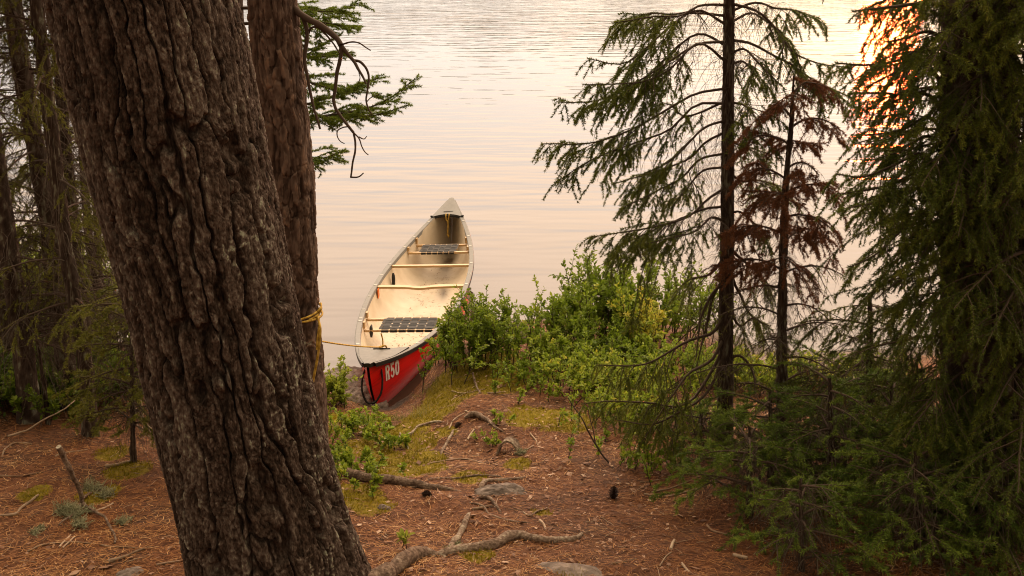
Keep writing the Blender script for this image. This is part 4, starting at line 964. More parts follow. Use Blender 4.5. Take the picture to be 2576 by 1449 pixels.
conifer('spruce_tree', 'thin lichen spotted spruce stem in the dark thicket before the large spruce', 2380, 1300, 2372, 4.6, .026, 4.0, 14, .25, .6, rng, .40, tw=130, cr=5, seed=74, z0=.25)
conifer('spruce_tree', 'dim young spruce in the thicket between the dead spruce and the large spruce', 2172, 1300, 2185, 5.0, .030, 1.8, 20, .3, .65, rng, .42, tw=90, cr=0, seed=75, zc=1.7, z0=.15)
FW = [M['twig'], M['fir']]
# young firs of the lower right
fir_kw = dict(dens=430, ln=.019, wd=.0030, mats=FW, hang=.35, droop=.18, dz=.02, step=.044, Ls=.26, fill=.8, tw=24, cr=0, live=.12, nth=16, bare=.10)
for k, (lab, pb, pyb, pt, Y, rb, zt, nb, l0, l1, tn) in enumerate((
    ('young fir with a visible thin stem standing under the dead spruce', 2084, 1383, 2060, 4.35, .022, 1.60, 26, .28, .52, .42),
    ('low spreading fir beside the path, leftmost of the young firs', 1880, 1370, 1880, 4.30, .014, 1.36, 22, .28, .50, .50),
    ('young fir with a broad top close behind the path, in front of the slender spruce', 1935, 1260, 1925, 4.75, .016, 1.34, 22, .26, .46, .46),
    ('small bright fir at the bottom edge left of the large spruce', 2010, 1500, 2000, 3.72, .011, 1.42, 18, .18, .34, .52),
    ('small fir at the bottom edge below the large spruce', 2290, 1500, 2290, 3.72, .012, 1.55, 22, .22, .42, .40),
    ('dark young fir crowding the lower right corner', 2490, 1450, 2490, 3.75, .014, 1.60, 24, .25, .50, .36),
    ('young fir between the two dark stems right of the thin stemmed fir', 2235, 1330, 2230, 4.45, .018, 1.52, 24, .25, .48, .38),
    ('tiny fir seedling at the foot of the slender spruce', 1760, 1190, 1760, 5.25, .008, 1.02, 16, .16, .30, .52),
    ('young fir at the shore side of the thicket, behind the dead spruce', 2110, 1120, 2105, 5.6, .014, 1.12, 20, .22, .42, .46),
    ('bushy fir in the dark thicket beneath the hanging spruce boughs', 2360, 1390, 2360, 4.05, .015, 1.55, 24, .22, .48, .36))):
    conifer('young_fir', lab, pb, pyb, pt, Y, rb, zt, int(nb * .78), l0, l1, np.random.default_rng(300 + k), tn, 'young firs in the thicket right of the path', z0=.06, zc=zt - .02, seed=80 + k, **fir_kw)

# --- spruce boughs that show right of the scaly pine, from a tree standing behind it
rng = np.random.default_rng(404); hy = 6.3
hid = thing('spruce_tree', 'green spruce half hidden behind the scaly pine, boughs showing to its right', 'tree', gnd(at(655, 1000, hy)[0], hy))
hx = lambda z: at(655, 1000, hy)[0] + .02 * z
part('trunk', trunk([(hx(z), hy, z) for z in (float(hgt(hx(0), hy)) - .05, 1, 2, 3, 4.2, 5.6)], [.075, .06, .055, .048, .035, .008], 30, 240, noisy(12, .005), None), [M['thin_bark']], hid)
for p0, midp, tip, Yt, Ls in (((700, 20), [(150, 60), (330, 90)], (615, 20), 6.1, .30), ((700, 60), [(200, 170), (380, 180)], (600, 235), 6.2, .26), ((700, 150), [(180, 430), (330, 440)], (540, 400), 6.2, .22), ((700, 290), [(200, 800), (420, 740), (600, 660)], (765, 600), 6.0, .28), ((700, 330), [(250, 905), (500, 895), (700, 890)], (985, 810), 6.1, .20), ((700, 345), [(300, 900), (560, 860), (760, 800), (900, 720)], (1030, 620), 5.9, .24), ((700, 400), [(230, 1215), (330, 1215)], (490, 1160), 6.1, .22), ((700, 420), [(200, 1200), (250, 1260)], (310, 1340), 6.2, .16), ((700, 200), [(160, 620), (260, 650)], (400, 690), 6.0, .26), ((700, 110), [(140, 330), (200, 380)], (310, 350), 6.2, .2)):
    b = Batch(); pp = at(*p0, hy); pp[0] = hx(pp[2]); n = len(midp) + 1
    M_ = [at((750 + a / kz) / 1.0605, (c / kz) / 1.0605, hy + (Yt - hy) * (k + 1) / n) for k, (a, c) in enumerate(midp)]
    bough(b, rng, pp, at((750 + tip[0] / kz) / 1.0605, (tip[1] / kz) / 1.0605, Yt), Ls=Ls * 1.2, step=.024, droop=.12, bare=.22, hang=.15, r0=.010, dens=470, ln=.0165, wd=.0032, tstep=.024, tint=.70, mid=M_, tl=(.03, .09), fill=.9, main_needles=.5, s_in=.25, upcurl=.05)
    part('branch', b, [M['twig'], M['fir']], hid)
for k in range(14):
    z = rng.uniform(1.6, 3.6); a = rng.uniform(2.2, 4.6); l = rng.uniform(.5, .8); p0 = np.array([hx(z), hy, z]); b = Batch()
    bough(b, rng, p0, p0 + np.array([math.cos(a) * l, math.sin(a) * l, -.1 * l]), .06, .3, .04, .3, .25, .6, .009, 400, .015, .003, tint=.6); part('branch', b, [M['twig'], M['fir']], hid)

# --- dense thin spruces at the left
rng = np.random.default_rng(505)
def wisp(label, spots, Y, r0, r1, seed, zt=6.0, n_b=30, n_t=170, l=(.3, .8), tint=.72, dens=470, name='spruce_tree', group='thin spruces with dead lower twigs at the left', green_from=1.55):
    rng = np.random.default_rng(seed)
    P = np.array([at(px, py, Y) for px, py in spots]); zg = float(hgt(P[0][0], Y)); P[0][2] = zg - .05
    d = (P[-1] - P[-2]) / max(P[-1][2] - P[-2][2], .05); P = np.vstack([P, P[-1] + d * (zt - P[-1][2])])
    t = thing(name, label, 'tree', gnd(P[0][0], Y), group)
    R = np.interp(P[:, 2], [zg, zt], [r0, r1]); R[-1] = r1
    part('trunk', trunk(P, R, 30, 320, noisy(seed, .005, .36), lambda Th, Hh: 1 + .35 * np.exp(-Hh / .12)), [M['thin_bark']], t)
    D = resample(P, 200); vis = D[(D[:, 2] > zg + .45) & (D[:, 2] < 4.0)]; b = Batch()
    bare_twigs(b, rng, vis, n_t, (.12, .55), .0022, .55)
    for k in range(n_b):
        p0 = vis[rng.integers(0, len(vis))]; a = rng.uniform(0, 6.28); ll = rng.uniform(*l)
        green = p0[2] > green_from
        mn = bough(b, rng, p0, p0 + np.array([math.cos(a) * ll, math.sin(a) * ll, -.2 * ll]), .04, .22, .05, .5, .15, 1.0, .007, dens if green else 8, .013, .003, tint=tint, s_in=.45 if green else .9, fill=.8)
        bare_twigs(b, rng, mn, 8, (.06, .28), .0014, .8)
    top = D[D[:, 2] >= 4.0]
    for k in range(34 if len(top) > 5 else 0):
        p0 = top[rng.integers(0, len(top))]; a = rng.uniform(0, 6.28); ll = rng.uniform(.5, 1.3)
        bough(b, rng, p0, p0 + np.array([math.cos(a) * ll, math.sin(a) * ll, -.2 * ll]), .04, .40, .06, .5, .10, 1.0, .007, 120, .028, .009, tint=tint, s_in=.1)
    part('crown', b, [M['twig'], M['olive']], t)
wisp('dark spruce stem, second from the left edge, leaning left', [(74, 1055), (60, 900), (39, 745), (11, 566), (-15, 380)], 5.55, .062, .030, 601)
wisp('spruce stem cut by the left edge of the picture', [(30, 1050), (21, 942), (4, 709), (-12, 520)], 6.1, .040, .02, 602)
wisp('dark spruce stem in the middle of the left thicket', [(182, 1050), (175, 988), (138, 716), (125, 566), (99, 420), (59, 198), (30, 0)], 5.9, .058, .04, 603)
wisp('pale lichen spotted spruce stem standing in front of the left thicket', [(224, 1085), (211, 887), (179, 709), (157, 566), (135, 380), (112, 190), (91, 0)], 5.35, .042, .026, 604)
wisp('spruce stem close behind the lichen spotted one', [(232, 1020), (225, 888), (195, 690), (185, 566), (172, 440), (155, 250)], 6.4, .040, .02, 605)
wisp('slim spruce stem between the left thicket and the thick pine', [(275, 960), (265, 843), (247, 740), (229, 638), (215, 500), (205, 300)], 6.9, .030, .015, 606)
wisp('slimmest spruce stem beside the thick pine trunk', [(300, 950), (286, 880), (270, 800), (250, 690), (243, 560)], 7.2, .026, .012, 607)
wisp('thin bare sapling stem between two dark left stems', [(118, 1055), (112, 980), (100, 900), (88, 820)], 5.5, .012, .004, 608, zt=1.8, n_b=8, n_t=40, l=(.1, .3))
# small fir sapling at the foot of the left thicket
conifer('young_fir', 'small yellow green fir sapling beside the thick pine trunk', 335, 1160, 318, 4.95, .014, 1.92, 30, .20, .42, np.random.default_rng(9), .62, z0=.22, zc=1.88, seed=99, **{**fir_kw, 'tw': 60, 'mats': [M['twig'], M['olive']]})

# ------------------------------------------------------------------ leafy shrubs
def leaves(b, p, d, rng, ln, wd, mat, tint):
    m = len(p)
    if m == 0: return
    l = ln * rng.uniform(.65, 1.2, m)[:, None]; up = np.array([0, 0, 1.0]) + rng.normal(0, .45, (m, 3))
    sd = norm(np.cross(d, up)); nn = np.cross(sd, d); w = l * wd
    droop = -.12 * l * np.array([0, 0, 1.0])
    V = np.stack([p, p + d * l * .38 + sd * w + nn * l * .07, p + d * l * .75 + sd * w * .65 + nn * l * .05 + droop * .4, p + d * l + droop, p + d * l * .75 - sd * w * .65 + nn * l * .05 + droop * .4, p + d * l * .38 - sd * w + nn * l * .07], 1)
    i = (np.arange(m) * 6)[:, None]
    f = np.concatenate([i + np.array([[0, 1, 2, 3]]), i + np.array([[0, 3, 4, 5]])])
    b.add(V.reshape(-1, 3), f, mat, np.repeat(tint, 6))
def shrub(name, label, cat, base, n, h, spread, rng, ln=.03, wd=.24, per=26, lmat='leaf', tint=.5, group=None, lean=(0, 0), branchy=3, foot=.12, seed=0):
    n = int(n * 1.55) if n > 12 else n; branchy = branchy + 1 if n > 12 else branchy
    t = thing(name, label, cat, base, group); bs, bl = Batch(), Batch(); base = np.asarray(base, float)
    fp = base[:2] + rng.normal(0, foot, (n, 2)); P0 = np.c_[fp, hgt(fp[:, 0], fp[:, 1]) - .01]
    a = rng.uniform(0, 2 * math.pi, n); tl = np.abs(rng.normal(0, spread, n))
    D = norm(np.stack([np.cos(a) * tl + lean[0], np.sin(a) * tl + lean[1], np.ones(n)], 1)); H = h * rng.uniform(.5, 1.08, n)
    S = quad_curve(P0, D, H, .10 * H, 8) + .02 * rng.normal(size=(n, 8, 3)) * np.linspace(0, 1, 8)[None, :, None] * h
    tubes(S, np.linspace(.0042, .0012, 8)[None] * np.ones((n, 1)) * (.6 + h), 4, 0, rng.uniform(.2, .7, n), bs)
    cen = np.array([base[0], base[1], float(hgt(base[0], base[1])) - .05]); tubes(np.stack([np.broadcast_to(cen, P0.shape), (cen + P0) / 2 - np.array([0, 0, .03]), P0 + np.array([0, 0, .012])], 1), .004, 4, 0, .4, bs)
    sets = [(S, .10)]
    if branchy:
        ii = np.repeat(np.arange(n), branchy); u = rng.uniform(.25, .85, len(ii)); k = (u * 7).astype(int); f = (u * 7 - k)[:, None]
        P1 = S[ii, k] * (1 - f) + S[ii, k + 1] * f; D1 = norm(D[ii] + rng.normal(0, .55, (len(ii), 3))); L1 = H[ii] * rng.uniform(.18, .42, len(ii))
        S1 = quad_curve(P1, D1, L1, -.05 * L1, 5); tubes(S1, np.linspace(.002, .0009, 5)[None] * np.ones((len(ii), 1)) * (.6 + h), 3, 0, .5, bs); sets.append((S1, .12))
    for Sx, s0 in sets:
        N, K = Sx.shape[:2]; cnt = rng.poisson(per * (1.25 if K == 8 else .75), N); idx = np.repeat(np.arange(N), cnt); m = len(idx); u = s0 + (1 - s0) * rng.random(m) ** .8
        x = u * (K - 1); k = np.minimum(x.astype(int), K - 2); f = (x - k)[:, None]
        p = Sx[idx, k] * (1 - f) + Sx[idx, k + 1] * f; T = norm(Sx[idx, k + 1] - Sx[idx, k]); rd = norm(np.cross(T, rng.normal(size=(m, 3))))
        d = norm(T * rng.uniform(.35, .95, m)[:, None] + rd * .8 + np.array([0, 0, .12]))
        tt = np.clip(tint + rng.normal(0, .10, N)[idx] + .20 * (u - .5) + rng.uniform(-.16, .2, m), 0, 1)
        leaves(bl, p, d, rng, ln, wd, 0, tt)
    part('stems', bs, [M['twig']], t); part('leaves', bl, [M[lmat]], t); return t
GB = 'bushes on the point beside the canoe'
for k, (lab, px, py, n, h, spr, ln, per, tn, lean, br, ft) in enumerate((
    ('dense leafy bush leaning over the right side of the canoe', 1212, 905, 40, .54, .24, .036, 26, .40, (-.0, .0), 4, .15),
    ('sprawling end of the bush against the red hull, pale leaf tips over the gunwale', 1122, 896, 12, .36, .34, .034, 26, .52, (-.05, .08), 3, .08),
    ('tall upright shoot bush right of the gap beside the canoe bush', 1360, 880, 12, .56, .16, .036, 30, .52, (0, .0), 2, .10),
    ('tall dark green bush in the middle of the point with a clear leafy top', 1530, 868, 34, .86, .24, .046, 34, .40, (.0, .0), 4, .18),
    ('airy bush with reddish stems between the tall bush and the slender spruce', 1690, 868, 20, .80, .34, .042, 22, .44, (.05, 0), 4, .16),
    ('round leafed bush left of the tall bush, stems leaning to the canoe', 1455, 880, 16, .62, .32, .046, 26, .46, (-.10, .05), 3, .10),
    ('bush with yellowing leaves in front of the tall bush', 1600, 905, 16, .62, .24, .040, 26, .88, (0, 0), 3, .10),
    ('dark low bush under the tall bush', 1540, 925, 34, .42, .40, .034, 26, .34, (0, 0), 3, .20),
    ('bright low bush at the left end of the green bank', 1400, 930, 34, .34, .36, .031, 24, .58, (-.05, -.1), 3, .17),
    ('pale speckled low bush in the middle of the green bank', 1470, 985, 36, .30, .45, .029, 22, .62, (0, -.1), 3, .19),
    ('low bush below the yellowing one, tips pale green', 1610, 985, 38, .32, .45, .030, 22, .58, (0, -.1), 3, .20),
    ('low bush at the left foot of the slender spruce', 1740, 960, 34, .36, .42, .031, 22, .54, (0, -.05), 3, .19),
    ('low bush with rusty tips at the lower edge of the green bank', 1560, 1060, 28, .24, .45, .027, 20, .60, (0, 0), 3, .18),
    ('low bush between the slender spruce and the dead spruce', 1890, 985, 34, .34, .42, .031, 22, .62, (0, 0), 3, .20),
    ('straggly low bush at the outer end of the mossy mound', 1300, 965, 16, .22, .45, .026, 18, .48, (0, 0), 3, .13),
    ('low bright bush in front of the shore rock, behind the dead spruce', 2010, 975, 26, .26, .42, .030, 22, .80, (0, 0), 3, .20),
    ('low bush at the shore end of the dark thicket', 2180, 1000, 28, .34, .42, .032, 22, .50, (0, 0), 3, .22),
    ('small bush at the point tip behind the canoe bush', 1250, 850, 12, .16, .40, .026, 16, .46, (0, .1), 2, .08),
    ('low bush in shade below the slender spruce boughs', 1690, 1080, 28, .24, .45, .028, 18, .46, (0, 0), 3, .20))):
    shrub('leafy_bush', lab, 'bush', ong(px, py), n, h, spr, np.random.default_rng(700 + k), ln, .23, per, 'leaf', tn, GB, lean, br, ft)
for k, (lab, px, py, n, h, tn, ln, per, spr, ft) in enumerate((
    ('bright green shrub right of the scaly pine, between it and the shore rock', 838, 1015, 18, .36, .72, .034, 22, .32, .08),
    ('low grey green plant patch at the foot of the scaly pine', 880, 1090, 20, .19, .56, .030, 16, .55, .15),
    ('leafy plant with pale leaves on the mossy slope below the canoe bow', 1000, 1125, 9, .15, .58, .036, 16, .6, .07),
    ('spreading low plant right beside the thick pine root', 855, 1185, 22, .17, .52, .030, 15, .6, .16),
    ('low plant with fresh green leaves above the moss covered root', 905, 1215, 12, .13, .56, .028, 14, .6, .10),
    ('small plant at the curled bark arch', 1247, 1120, 7, .11, .66, .022, 12, .6, .05),
    ('small plant below the weathered grey log', 1250, 1058, 6, .10, .60, .022, 12, .6, .05),
    ('single small seedling with yellow green leaves on the needle floor', 1020, 1378, 2, .11, .85, .042, 6, .6, .015),
    ('low seedling patch at the path edge under the leaning dead stem', 1560, 1165, 10, .16, .50, .030, 14, .6, .12),
    ('dark seedling patch on the needle floor below the spruce boughs', 1660, 1180, 12, .18, .46, .030, 14, .6, .13))):
    shrub('small_plant', lab, 'plant', ong(px, py), n, h, spr, np.random.default_rng(800 + k), ln, .26, per, 'bright_leaf' if k in (0, 7) else 'leaf', tn, 'small plants along the landing', (0, 0), 2, ft)
for k, (lab, px, py, n, h, tn) in enumerate((
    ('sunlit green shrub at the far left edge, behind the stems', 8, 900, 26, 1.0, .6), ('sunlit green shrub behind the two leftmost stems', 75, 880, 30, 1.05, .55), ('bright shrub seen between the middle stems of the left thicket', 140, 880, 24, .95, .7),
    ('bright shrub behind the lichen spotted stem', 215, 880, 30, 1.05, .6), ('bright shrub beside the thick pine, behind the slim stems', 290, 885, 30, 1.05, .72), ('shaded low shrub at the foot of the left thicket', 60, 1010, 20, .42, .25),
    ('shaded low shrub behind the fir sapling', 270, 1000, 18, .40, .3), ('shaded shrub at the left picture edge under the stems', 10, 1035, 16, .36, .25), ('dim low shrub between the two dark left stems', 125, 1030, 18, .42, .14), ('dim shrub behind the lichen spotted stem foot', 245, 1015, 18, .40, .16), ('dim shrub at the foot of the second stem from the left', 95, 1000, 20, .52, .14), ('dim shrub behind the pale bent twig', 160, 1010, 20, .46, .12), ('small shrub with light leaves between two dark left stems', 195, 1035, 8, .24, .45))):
    shrub('shore_shrub', lab, 'shrub', ong(px, py), n, h, .30, np.random.default_rng(900 + k), .042, .25, 24, 'bright_leaf' if k < 5 else 'leaf', tn, 'shrubs on the left bank', (0, 0), 4, .22)  # light painted in: lighter leaf tones for sunlit shrubs, darker for shaded ones

# ------------------------------------------------------------------ rocks
def rock(label, c, r, seed, rough=.18, sink=.4, group='rocks', name='rock', yaw=0.0, n=64):
    th = np.linspace(0, math.pi, n); ph = np.linspace(0, 2 * math.pi, n * 2, endpoint=False); A, Bq = np.meshgrid(th, ph, indexing='ij')
    D = np.stack([np.sin(A) * np.cos(Bq), np.sin(A) * np.sin(Bq), np.cos(A)], -1)
    k = 1 + rough * fbm(D * 1.6 + seed * 3.3, seed, 4) * 2 + .05 * fbm(D * 7 + seed, seed + 2, 4)
    V = D * k[..., None] * np.array(r); cs, sn = math.cos(yaw), math.sin(yaw)
    V = np.stack([V[..., 0] * cs - V[..., 1] * sn, V[..., 0] * sn + V[..., 1] * cs, V[..., 2]], -1) + np.asarray(c) - np.array([0, 0, r[2] * sink])
    b = Batch(); t = .5 + .35 * fbm(D * 5 + seed, seed + 9, 4)
    b.add(V.reshape(-1, 3), grid_faces(n, n * 2, True)[:, ::-1], 0, t.ravel(), True)
    return solid(name, b, [M['rock']], label, 'rock', c, group)
rock('flat grey shore rock left of the canoe bow, at the water edge', atz(868, 968, .06), (.34, .36, .15), 3, .14, .45, yaw=.4)
rock('smaller dark shore rock touching the canoe bow', atz(905, 1005, .06), (.20, .20, .13), 4, .16, .35)
rock('rounded pink grey stone set in the path beside the roots', ong(1268, 1238), (.15, .085, .075), 5, .14, .5)
rock('flat grey stone half buried at the bottom of the path', ong(1420, 1442), (.19, .11, .04), 6, .10, .62)
rock('pale shore slab beyond the dead spruce', ong(2010, 945), (.62, .34, .13), 7, .12, .35, yaw=-.25)
rock('long low shore slab at the right water edge', ong(2160, 930), (.55, .34, .16), 8, .12, .4, yaw=-.1)
rock('low shore rock right of the slender spruce', ong(1890, 915), (.34, .16, .08), 9, .12, .4)
rock('dark rock at the tip of the point behind the canoe bush', ong(1285, 838), (.22, .20, .12), 10, .14, .3)
rock('small grey stone on the needle floor below the mossy root', ong(965, 1280), (.035, .028, .028), 11, .16, .3)
rock('grey stone at the bottom edge left of the thick pine', ong(330, 1446), (.07, .05, .03), 12, .16, .3)

# ------------------------------------------------------------------ exposed roots, sticks and other wood on the ground
def ground_limb(name, label, cat, spots, r0, r1, lift, m, tint, seed, group=None, nn=None, mat2=None, sinkends=True, parent=None):
    P = np.array([ong(a, c) for a, c in spots]); L = np.linalg.norm(np.diff(P, axis=0), axis=1).sum()
    n = nn or int(np.clip(L / .012, 10, 110)); Q = resample(P, n); Q[:, 2] = hgt(Q[:, 0], Q[:, 1])
    t = np.linspace(0, 1, n); lf = .55 * (np.interp(t, np.linspace(0, 1, len(lift)), lift) if np.ndim(lift) else lift)
    R = r0 + (r1 - r0) * t; big_ = r0 > .012 or name == 'tree_root'
    if big_: R = R * .80 * np.interp(t, [0, .12, .85, 1], [.55, 1, .9, .35])
    R = R * (1 + .30 * fbm(Q * 9, seed + 7, 2)) * (1 + .22 * fbm(Q * 16, seed, 3) + .10 * fbm(Q * 60, seed + 1, 2))
    Q[:, 2] += R * (.25 if big_ else .55) + lf - (np.interp(t, [0, .1, .9, 1], [.012, 0, 0, .012]) if big_ else 0); Q[:, :2] += .35 * r0 * np.stack([fbm(Q * 12, seed + 2, 2), fbm(Q * 12 + 9, seed + 3, 2)], 1)
    b = Batch(); tubes(Q, R[None], 10 if r0 > .012 else 6, 0, np.clip(tint + .35 * fbm(np.repeat(Q, 10 if r0 > .012 else 6, 0) * 30, seed + 4, 3), 0, 1), b)
    mm = 10 if r0 > .012 else 6
    b.add(b.V[0][:mm], [list(range(mm))[::-1]], 0, .9); b.add(b.V[0][-mm:], [list(range(mm))], 0, .9)
    if parent is not None: return b
    return solid(name, b, [mat2 or M['root']], label, cat, Q[n // 2], group)
GR = 'exposed tree roots crossing the path'
ground_limb('tree_root', 'thick root arching across the bottom of the path from left to right', 'root', [(1085, 1400), (1150, 1388), (1240, 1378), (1310, 1352), (1370, 1365), (1400, 1362), (1440, 1360), (1462, 1345)], .038, .024, [.0, .0, .0, .035, .012, .018, .0, .03], 10, .62, 21, GR)
ground_limb('tree_root', 'broad lumpy root end at the bottom beside the thick pine', 'root', [(900, 1500), (960, 1462), (1030, 1415), (1075, 1396), (1115, 1402)], .060, .040, [.0, .02, .03, .02, 0], 10, .5, 22, GR)
ground_limb('tree_root', 'straight pale root running from the lumpy root up the path', 'root', [(1115, 1405), (1140, 1370), (1165, 1335), (1185, 1288)], .021, .016, [0, .01, .015, .015], 10, .72, 23, GR)
ground_limb('tree_root', 'long mossy root reaching right from the thick pine across the path', 'root', [(835, 1178), (880, 1200), (950, 1215), (1020, 1222), (1090, 1232), (1180, 1238)], .040, .022, [.0, .02, .04, .035, .015, -.005], 10, .45, 24, GR)
ground_limb('tree_root', 'thin root above the long mossy root', 'root', [(1060, 1210), (1130, 1205), (1200, 1198), (1275, 1203)], .007, .012, .004, 8, .5, 25, GR)
ground_limb('tree_root', 'forked root knee beside the pink grey stone', 'root', [(1208, 1240), (1216, 1222), (1235, 1215), (1290, 1208), (1335, 1196)], .020, .008, [.01, .03, .02, .008, .0], 8, .7, 26, GR)
ground_limb('tree_root', 'dark hooked root under the forked root knee', 'root', [(1200, 1252), (1228, 1258), (1248, 1275), (1262, 1295)], .017, .006, [.0, .025, .015, .0], 8, .45, 27, GR)
ground_limb('tree_root', 'thin winding root below the hooked root running right', 'root', [(1170, 1262), (1205, 1272), (1245, 1300), (1290, 1312), (1360, 1315)], .008, .004, [.005, .012, .006, .003, .0], 6, .6, 28, GR)
ground_limb('tree_root', 'bleached root snag bending on the upper path below the canoe', 'root', [(1125, 1062), (1090, 1066), (1055, 1075), (1030, 1098), (1012, 1100), (1005, 1085)], .010, .012, [.0, .02, .018, .03, .02, .0], 8, .85, 29, GR)
ground_limb('tree_root', 'bleached root fork in front of the bent snag', 'root', [(1000, 1100), (1010, 1108), (1022, 1120), (1028, 1132)], .012, .008, [.02, .018, .012, .0], 8, .85, 30, GR)
ground_limb('tree_root', 'pale root stub with bark on the upper path', 'root', [(1108, 1145), (1118, 1125), (1130, 1105), (1143, 1078)], .014, .010, [.0, .01, .012, .01], 8, .7, 31, GR)
ground_limb('tree_root', 'low root over the moss left of the bent snag', 'root', [(935, 1085), (955, 1098), (985, 1112), (1010, 1125)], .006, .005, .002, 6, .7, 32, GR)
ground_limb('tree_root', 'small root with moss at the middle right of the path', 'root', [(1310, 1282), (1335, 1300), (1352, 1290), (1385, 1272)], .008, .006, [.0, .01, .012, .004], 8, .72, 33, GR)
ground_limb('fallen_log', 'short weathered grey log lying on the mossy mound', 'log', [(1170, 1052), (1195, 1048), (1220, 1058), (1255, 1082), (1275, 1092)], .026, .009, [.02, .022, .012, .004, .0], 10, .55, 34)
ground_limb('fallen_branch', 'short forked dead branch at the top of the mossy mound', 'branch', [(1190, 948), (1193, 962), (1200, 978), (1208, 990)], .009, .007, [.05, .03, .01, .0], 8, .55, 35)
# curled arch of bark/root in the middle of the path
c = ong(1275, 1140); b = Batch()
a = np.linspace(math.pi * 1.02, -.05, 24); ar = np.stack([c[0] + .056 * np.cos(a) + .012, c[1] + .02 * np.sin(a) + .02, c[2] - .015 + .078 * np.sin(a)], 1)
wv = np.linspace(-.024, .024, 7); V = ar[:, None] + np.array([.35, 1.0, .1])[None, None] * wv[None, :, None]; V = V + .010 * fbm(V * 22, 3, 3)[..., None]
b.add(V.reshape(-1, 3), grid_faces(24, 7), 0, np.clip(.45 + .5 * fbm(V.reshape(-1, 3) * 30, 6, 3), 0, 1), True)
V2 = V + (V - np.array([c[0] + .012, 0, c[2] - .015])) * np.array([.16, 0, .16]); b.add(V2.reshape(-1, 3), grid_faces(24, 7)[:, ::-1], 0, np.clip(.6 + .5 * fbm(V.reshape(-1, 3) * 30, 6, 3), 0, 1), True)
for sl in (0, -1):
    ed = np.stack([V[:, sl], V2[:, sl]], 1); b.add(ed.reshape(-1, 3), grid_faces(24, 2), 0, .8)
solid('root_arch', b, [M['root']], 'dark hollow root arch standing up in the middle of the path', 'root', c)
# leaning lichen covered branch at the left
fb = thing('fallen_branch', 'broken branch with lichen tufts sticking up from the left forest floor', 'branch', ong(200, 1290))
P = np.array([ong(212, 1270, .02), ong(195, 1240, .10), ong(175, 1225, .20), ong(160, 1215, .33)]); P[1:, 1] -= np.array([.02, .05, .08])
P = np.array([at(x, y, ong(205, 1275)[1] + dyy) for (x, y), dyy in (((207, 1272), 0), ((197, 1230), -.02), ((178, 1180), -.05), ((160, 1148), -.06), ((146, 1122), -.08))])
b = Batch(); limb(P, .010, .014, 10, 30, 0, .55, b, .01, 3); b.add(b.V[-1][-10:], [list(range(10))], 0, 1.0)
e_ = at(205, 1275, ong(205, 1275)[1])
for q in ([(205, 1272), (225, 1288), (255, 1305), (275, 1330), (292, 1372)], [(205, 1275), (180, 1310), (150, 1330)], [(210, 1262), (250, 1240), (290, 1250)]):
    Q = np.array([ong(x, y, .02) for x, y in q]); limb(Q, .009, .004, 7, 24, 0, .5, b, .012, 8)
part('branch_wood', b, [M['root']], fb)
def lichen_tuft(b, c, r, n, rng):
    D = norm(rng.normal(size=(n, 3)) * np.array([1, 1, .7]) + np.array([0, 0, .35])); S = quad_curve(np.asarray(c) + rng.normal(0, r * .35, (n, 3)) * np.array([1, 1, .3]), D, r * rng.uniform(.4, 1, n), -.0 * np.ones(n), 5)
    S = S + rng.normal(0, r * .06, S.shape); tubes(S, np.linspace(.0022, .0010, 5)[None] * np.ones((n, 1)), 3, 0, rng.uniform(.2, 1, n), b)
rng = np.random.default_rng(41)
for x, y, r, n in ((165, 1290, .06, 160), (190, 1300, .06, 130), (200, 1325, .05, 90), (240, 1238, .06, 150), (265, 1250, .05, 120), (225, 1290, .035, 60), (225, 1230, .05, 90)):
    b = Batch(); lichen_tuft(b, ong(x, y, .015), r, n, rng); part('lichen_tuft', b, [M['lichen']], fb)
for lab, spots in (('pale lichen clump lying on the left needle floor', [(90, 1342, .03, 60), (105, 1330, .025, 50)]), ('lichen clump right of the broken branch', [(305, 1318, .035, 80), (320, 1312, .03, 60)]), ('lichen clump at the foot of the root arch', [(1310, 1142, .035, 120)]), ('lichen clump beside the straight pale root', [(1130, 1388, .03, 70), (1150, 1378, .03, 60)])):
    b = Batch()
    for x, y, r, n in spots: lichen_tuft(b, ong(x, y, .008), r, n, rng)
    solid('lichen_clump', b, [M['lichen']], lab, 'lichen', ong(*spots[0][:2]), 'loose lichen clumps')
# leaning dead sapling stem on the right of the path
b = Batch(); limb([ong(1560, 1215, .0), at(1535, 1170, 5.1), at(1500, 1120, 5.15), at(1462, 1050, 5.2), at(1430, 1000, 5.3)], .008, .003, 6, 30, 0, .4, b, .01, 2); limb([at(1500, 1120, 5.15), at(1490, 1070, 5.2), at(1475, 1020, 5.25)], .004, .002, 5, 14, 0, .4, b, .01, 5)
solid('dead_sapling', b, [M['twig']], 'thin dark dead stem leaning left out of the spruce boughs', 'sapling', ong(1560, 1215))
b = Batch(); limb([at(20, 1098, 5.1), at(60, 1085, 5.2), at(120, 1052, 5.3), at(170, 1025, 5.4), at(190, 1005, 5.5)], .006, .003, 6, 30, 0, .7, b, .008, 4)
solid('bent_twig', b, [M['dry']], 'long pale bent twig standing out at the foot of the left stems', 'twig', ong(60, 1100))
b = Batch(); rng = np.random.default_rng(6)
for k in range(9):
    a0 = at(400 - 8 * k * .5, 1110 + 6 * k, 4.7); limb([at(345 + rng.uniform(-25, 15), 1010 + rng.uniform(-10, 60), 5.0), at(375 + rng.uniform(-10, 10), 1075 + rng.uniform(-10, 20), 4.85), at(405 + rng.uniform(-12, 12), 1125 + rng.uniform(-20, 20), 4.7)], .006, .003, 5, 16, 0, rng.uniform(.4, 1), b, .01, k)
solid('fallen_branch', b, [M['dry']], 'bundle of bleached dead twigs between the fir sapling and the thick pine', 'branch', ong(380, 1120))

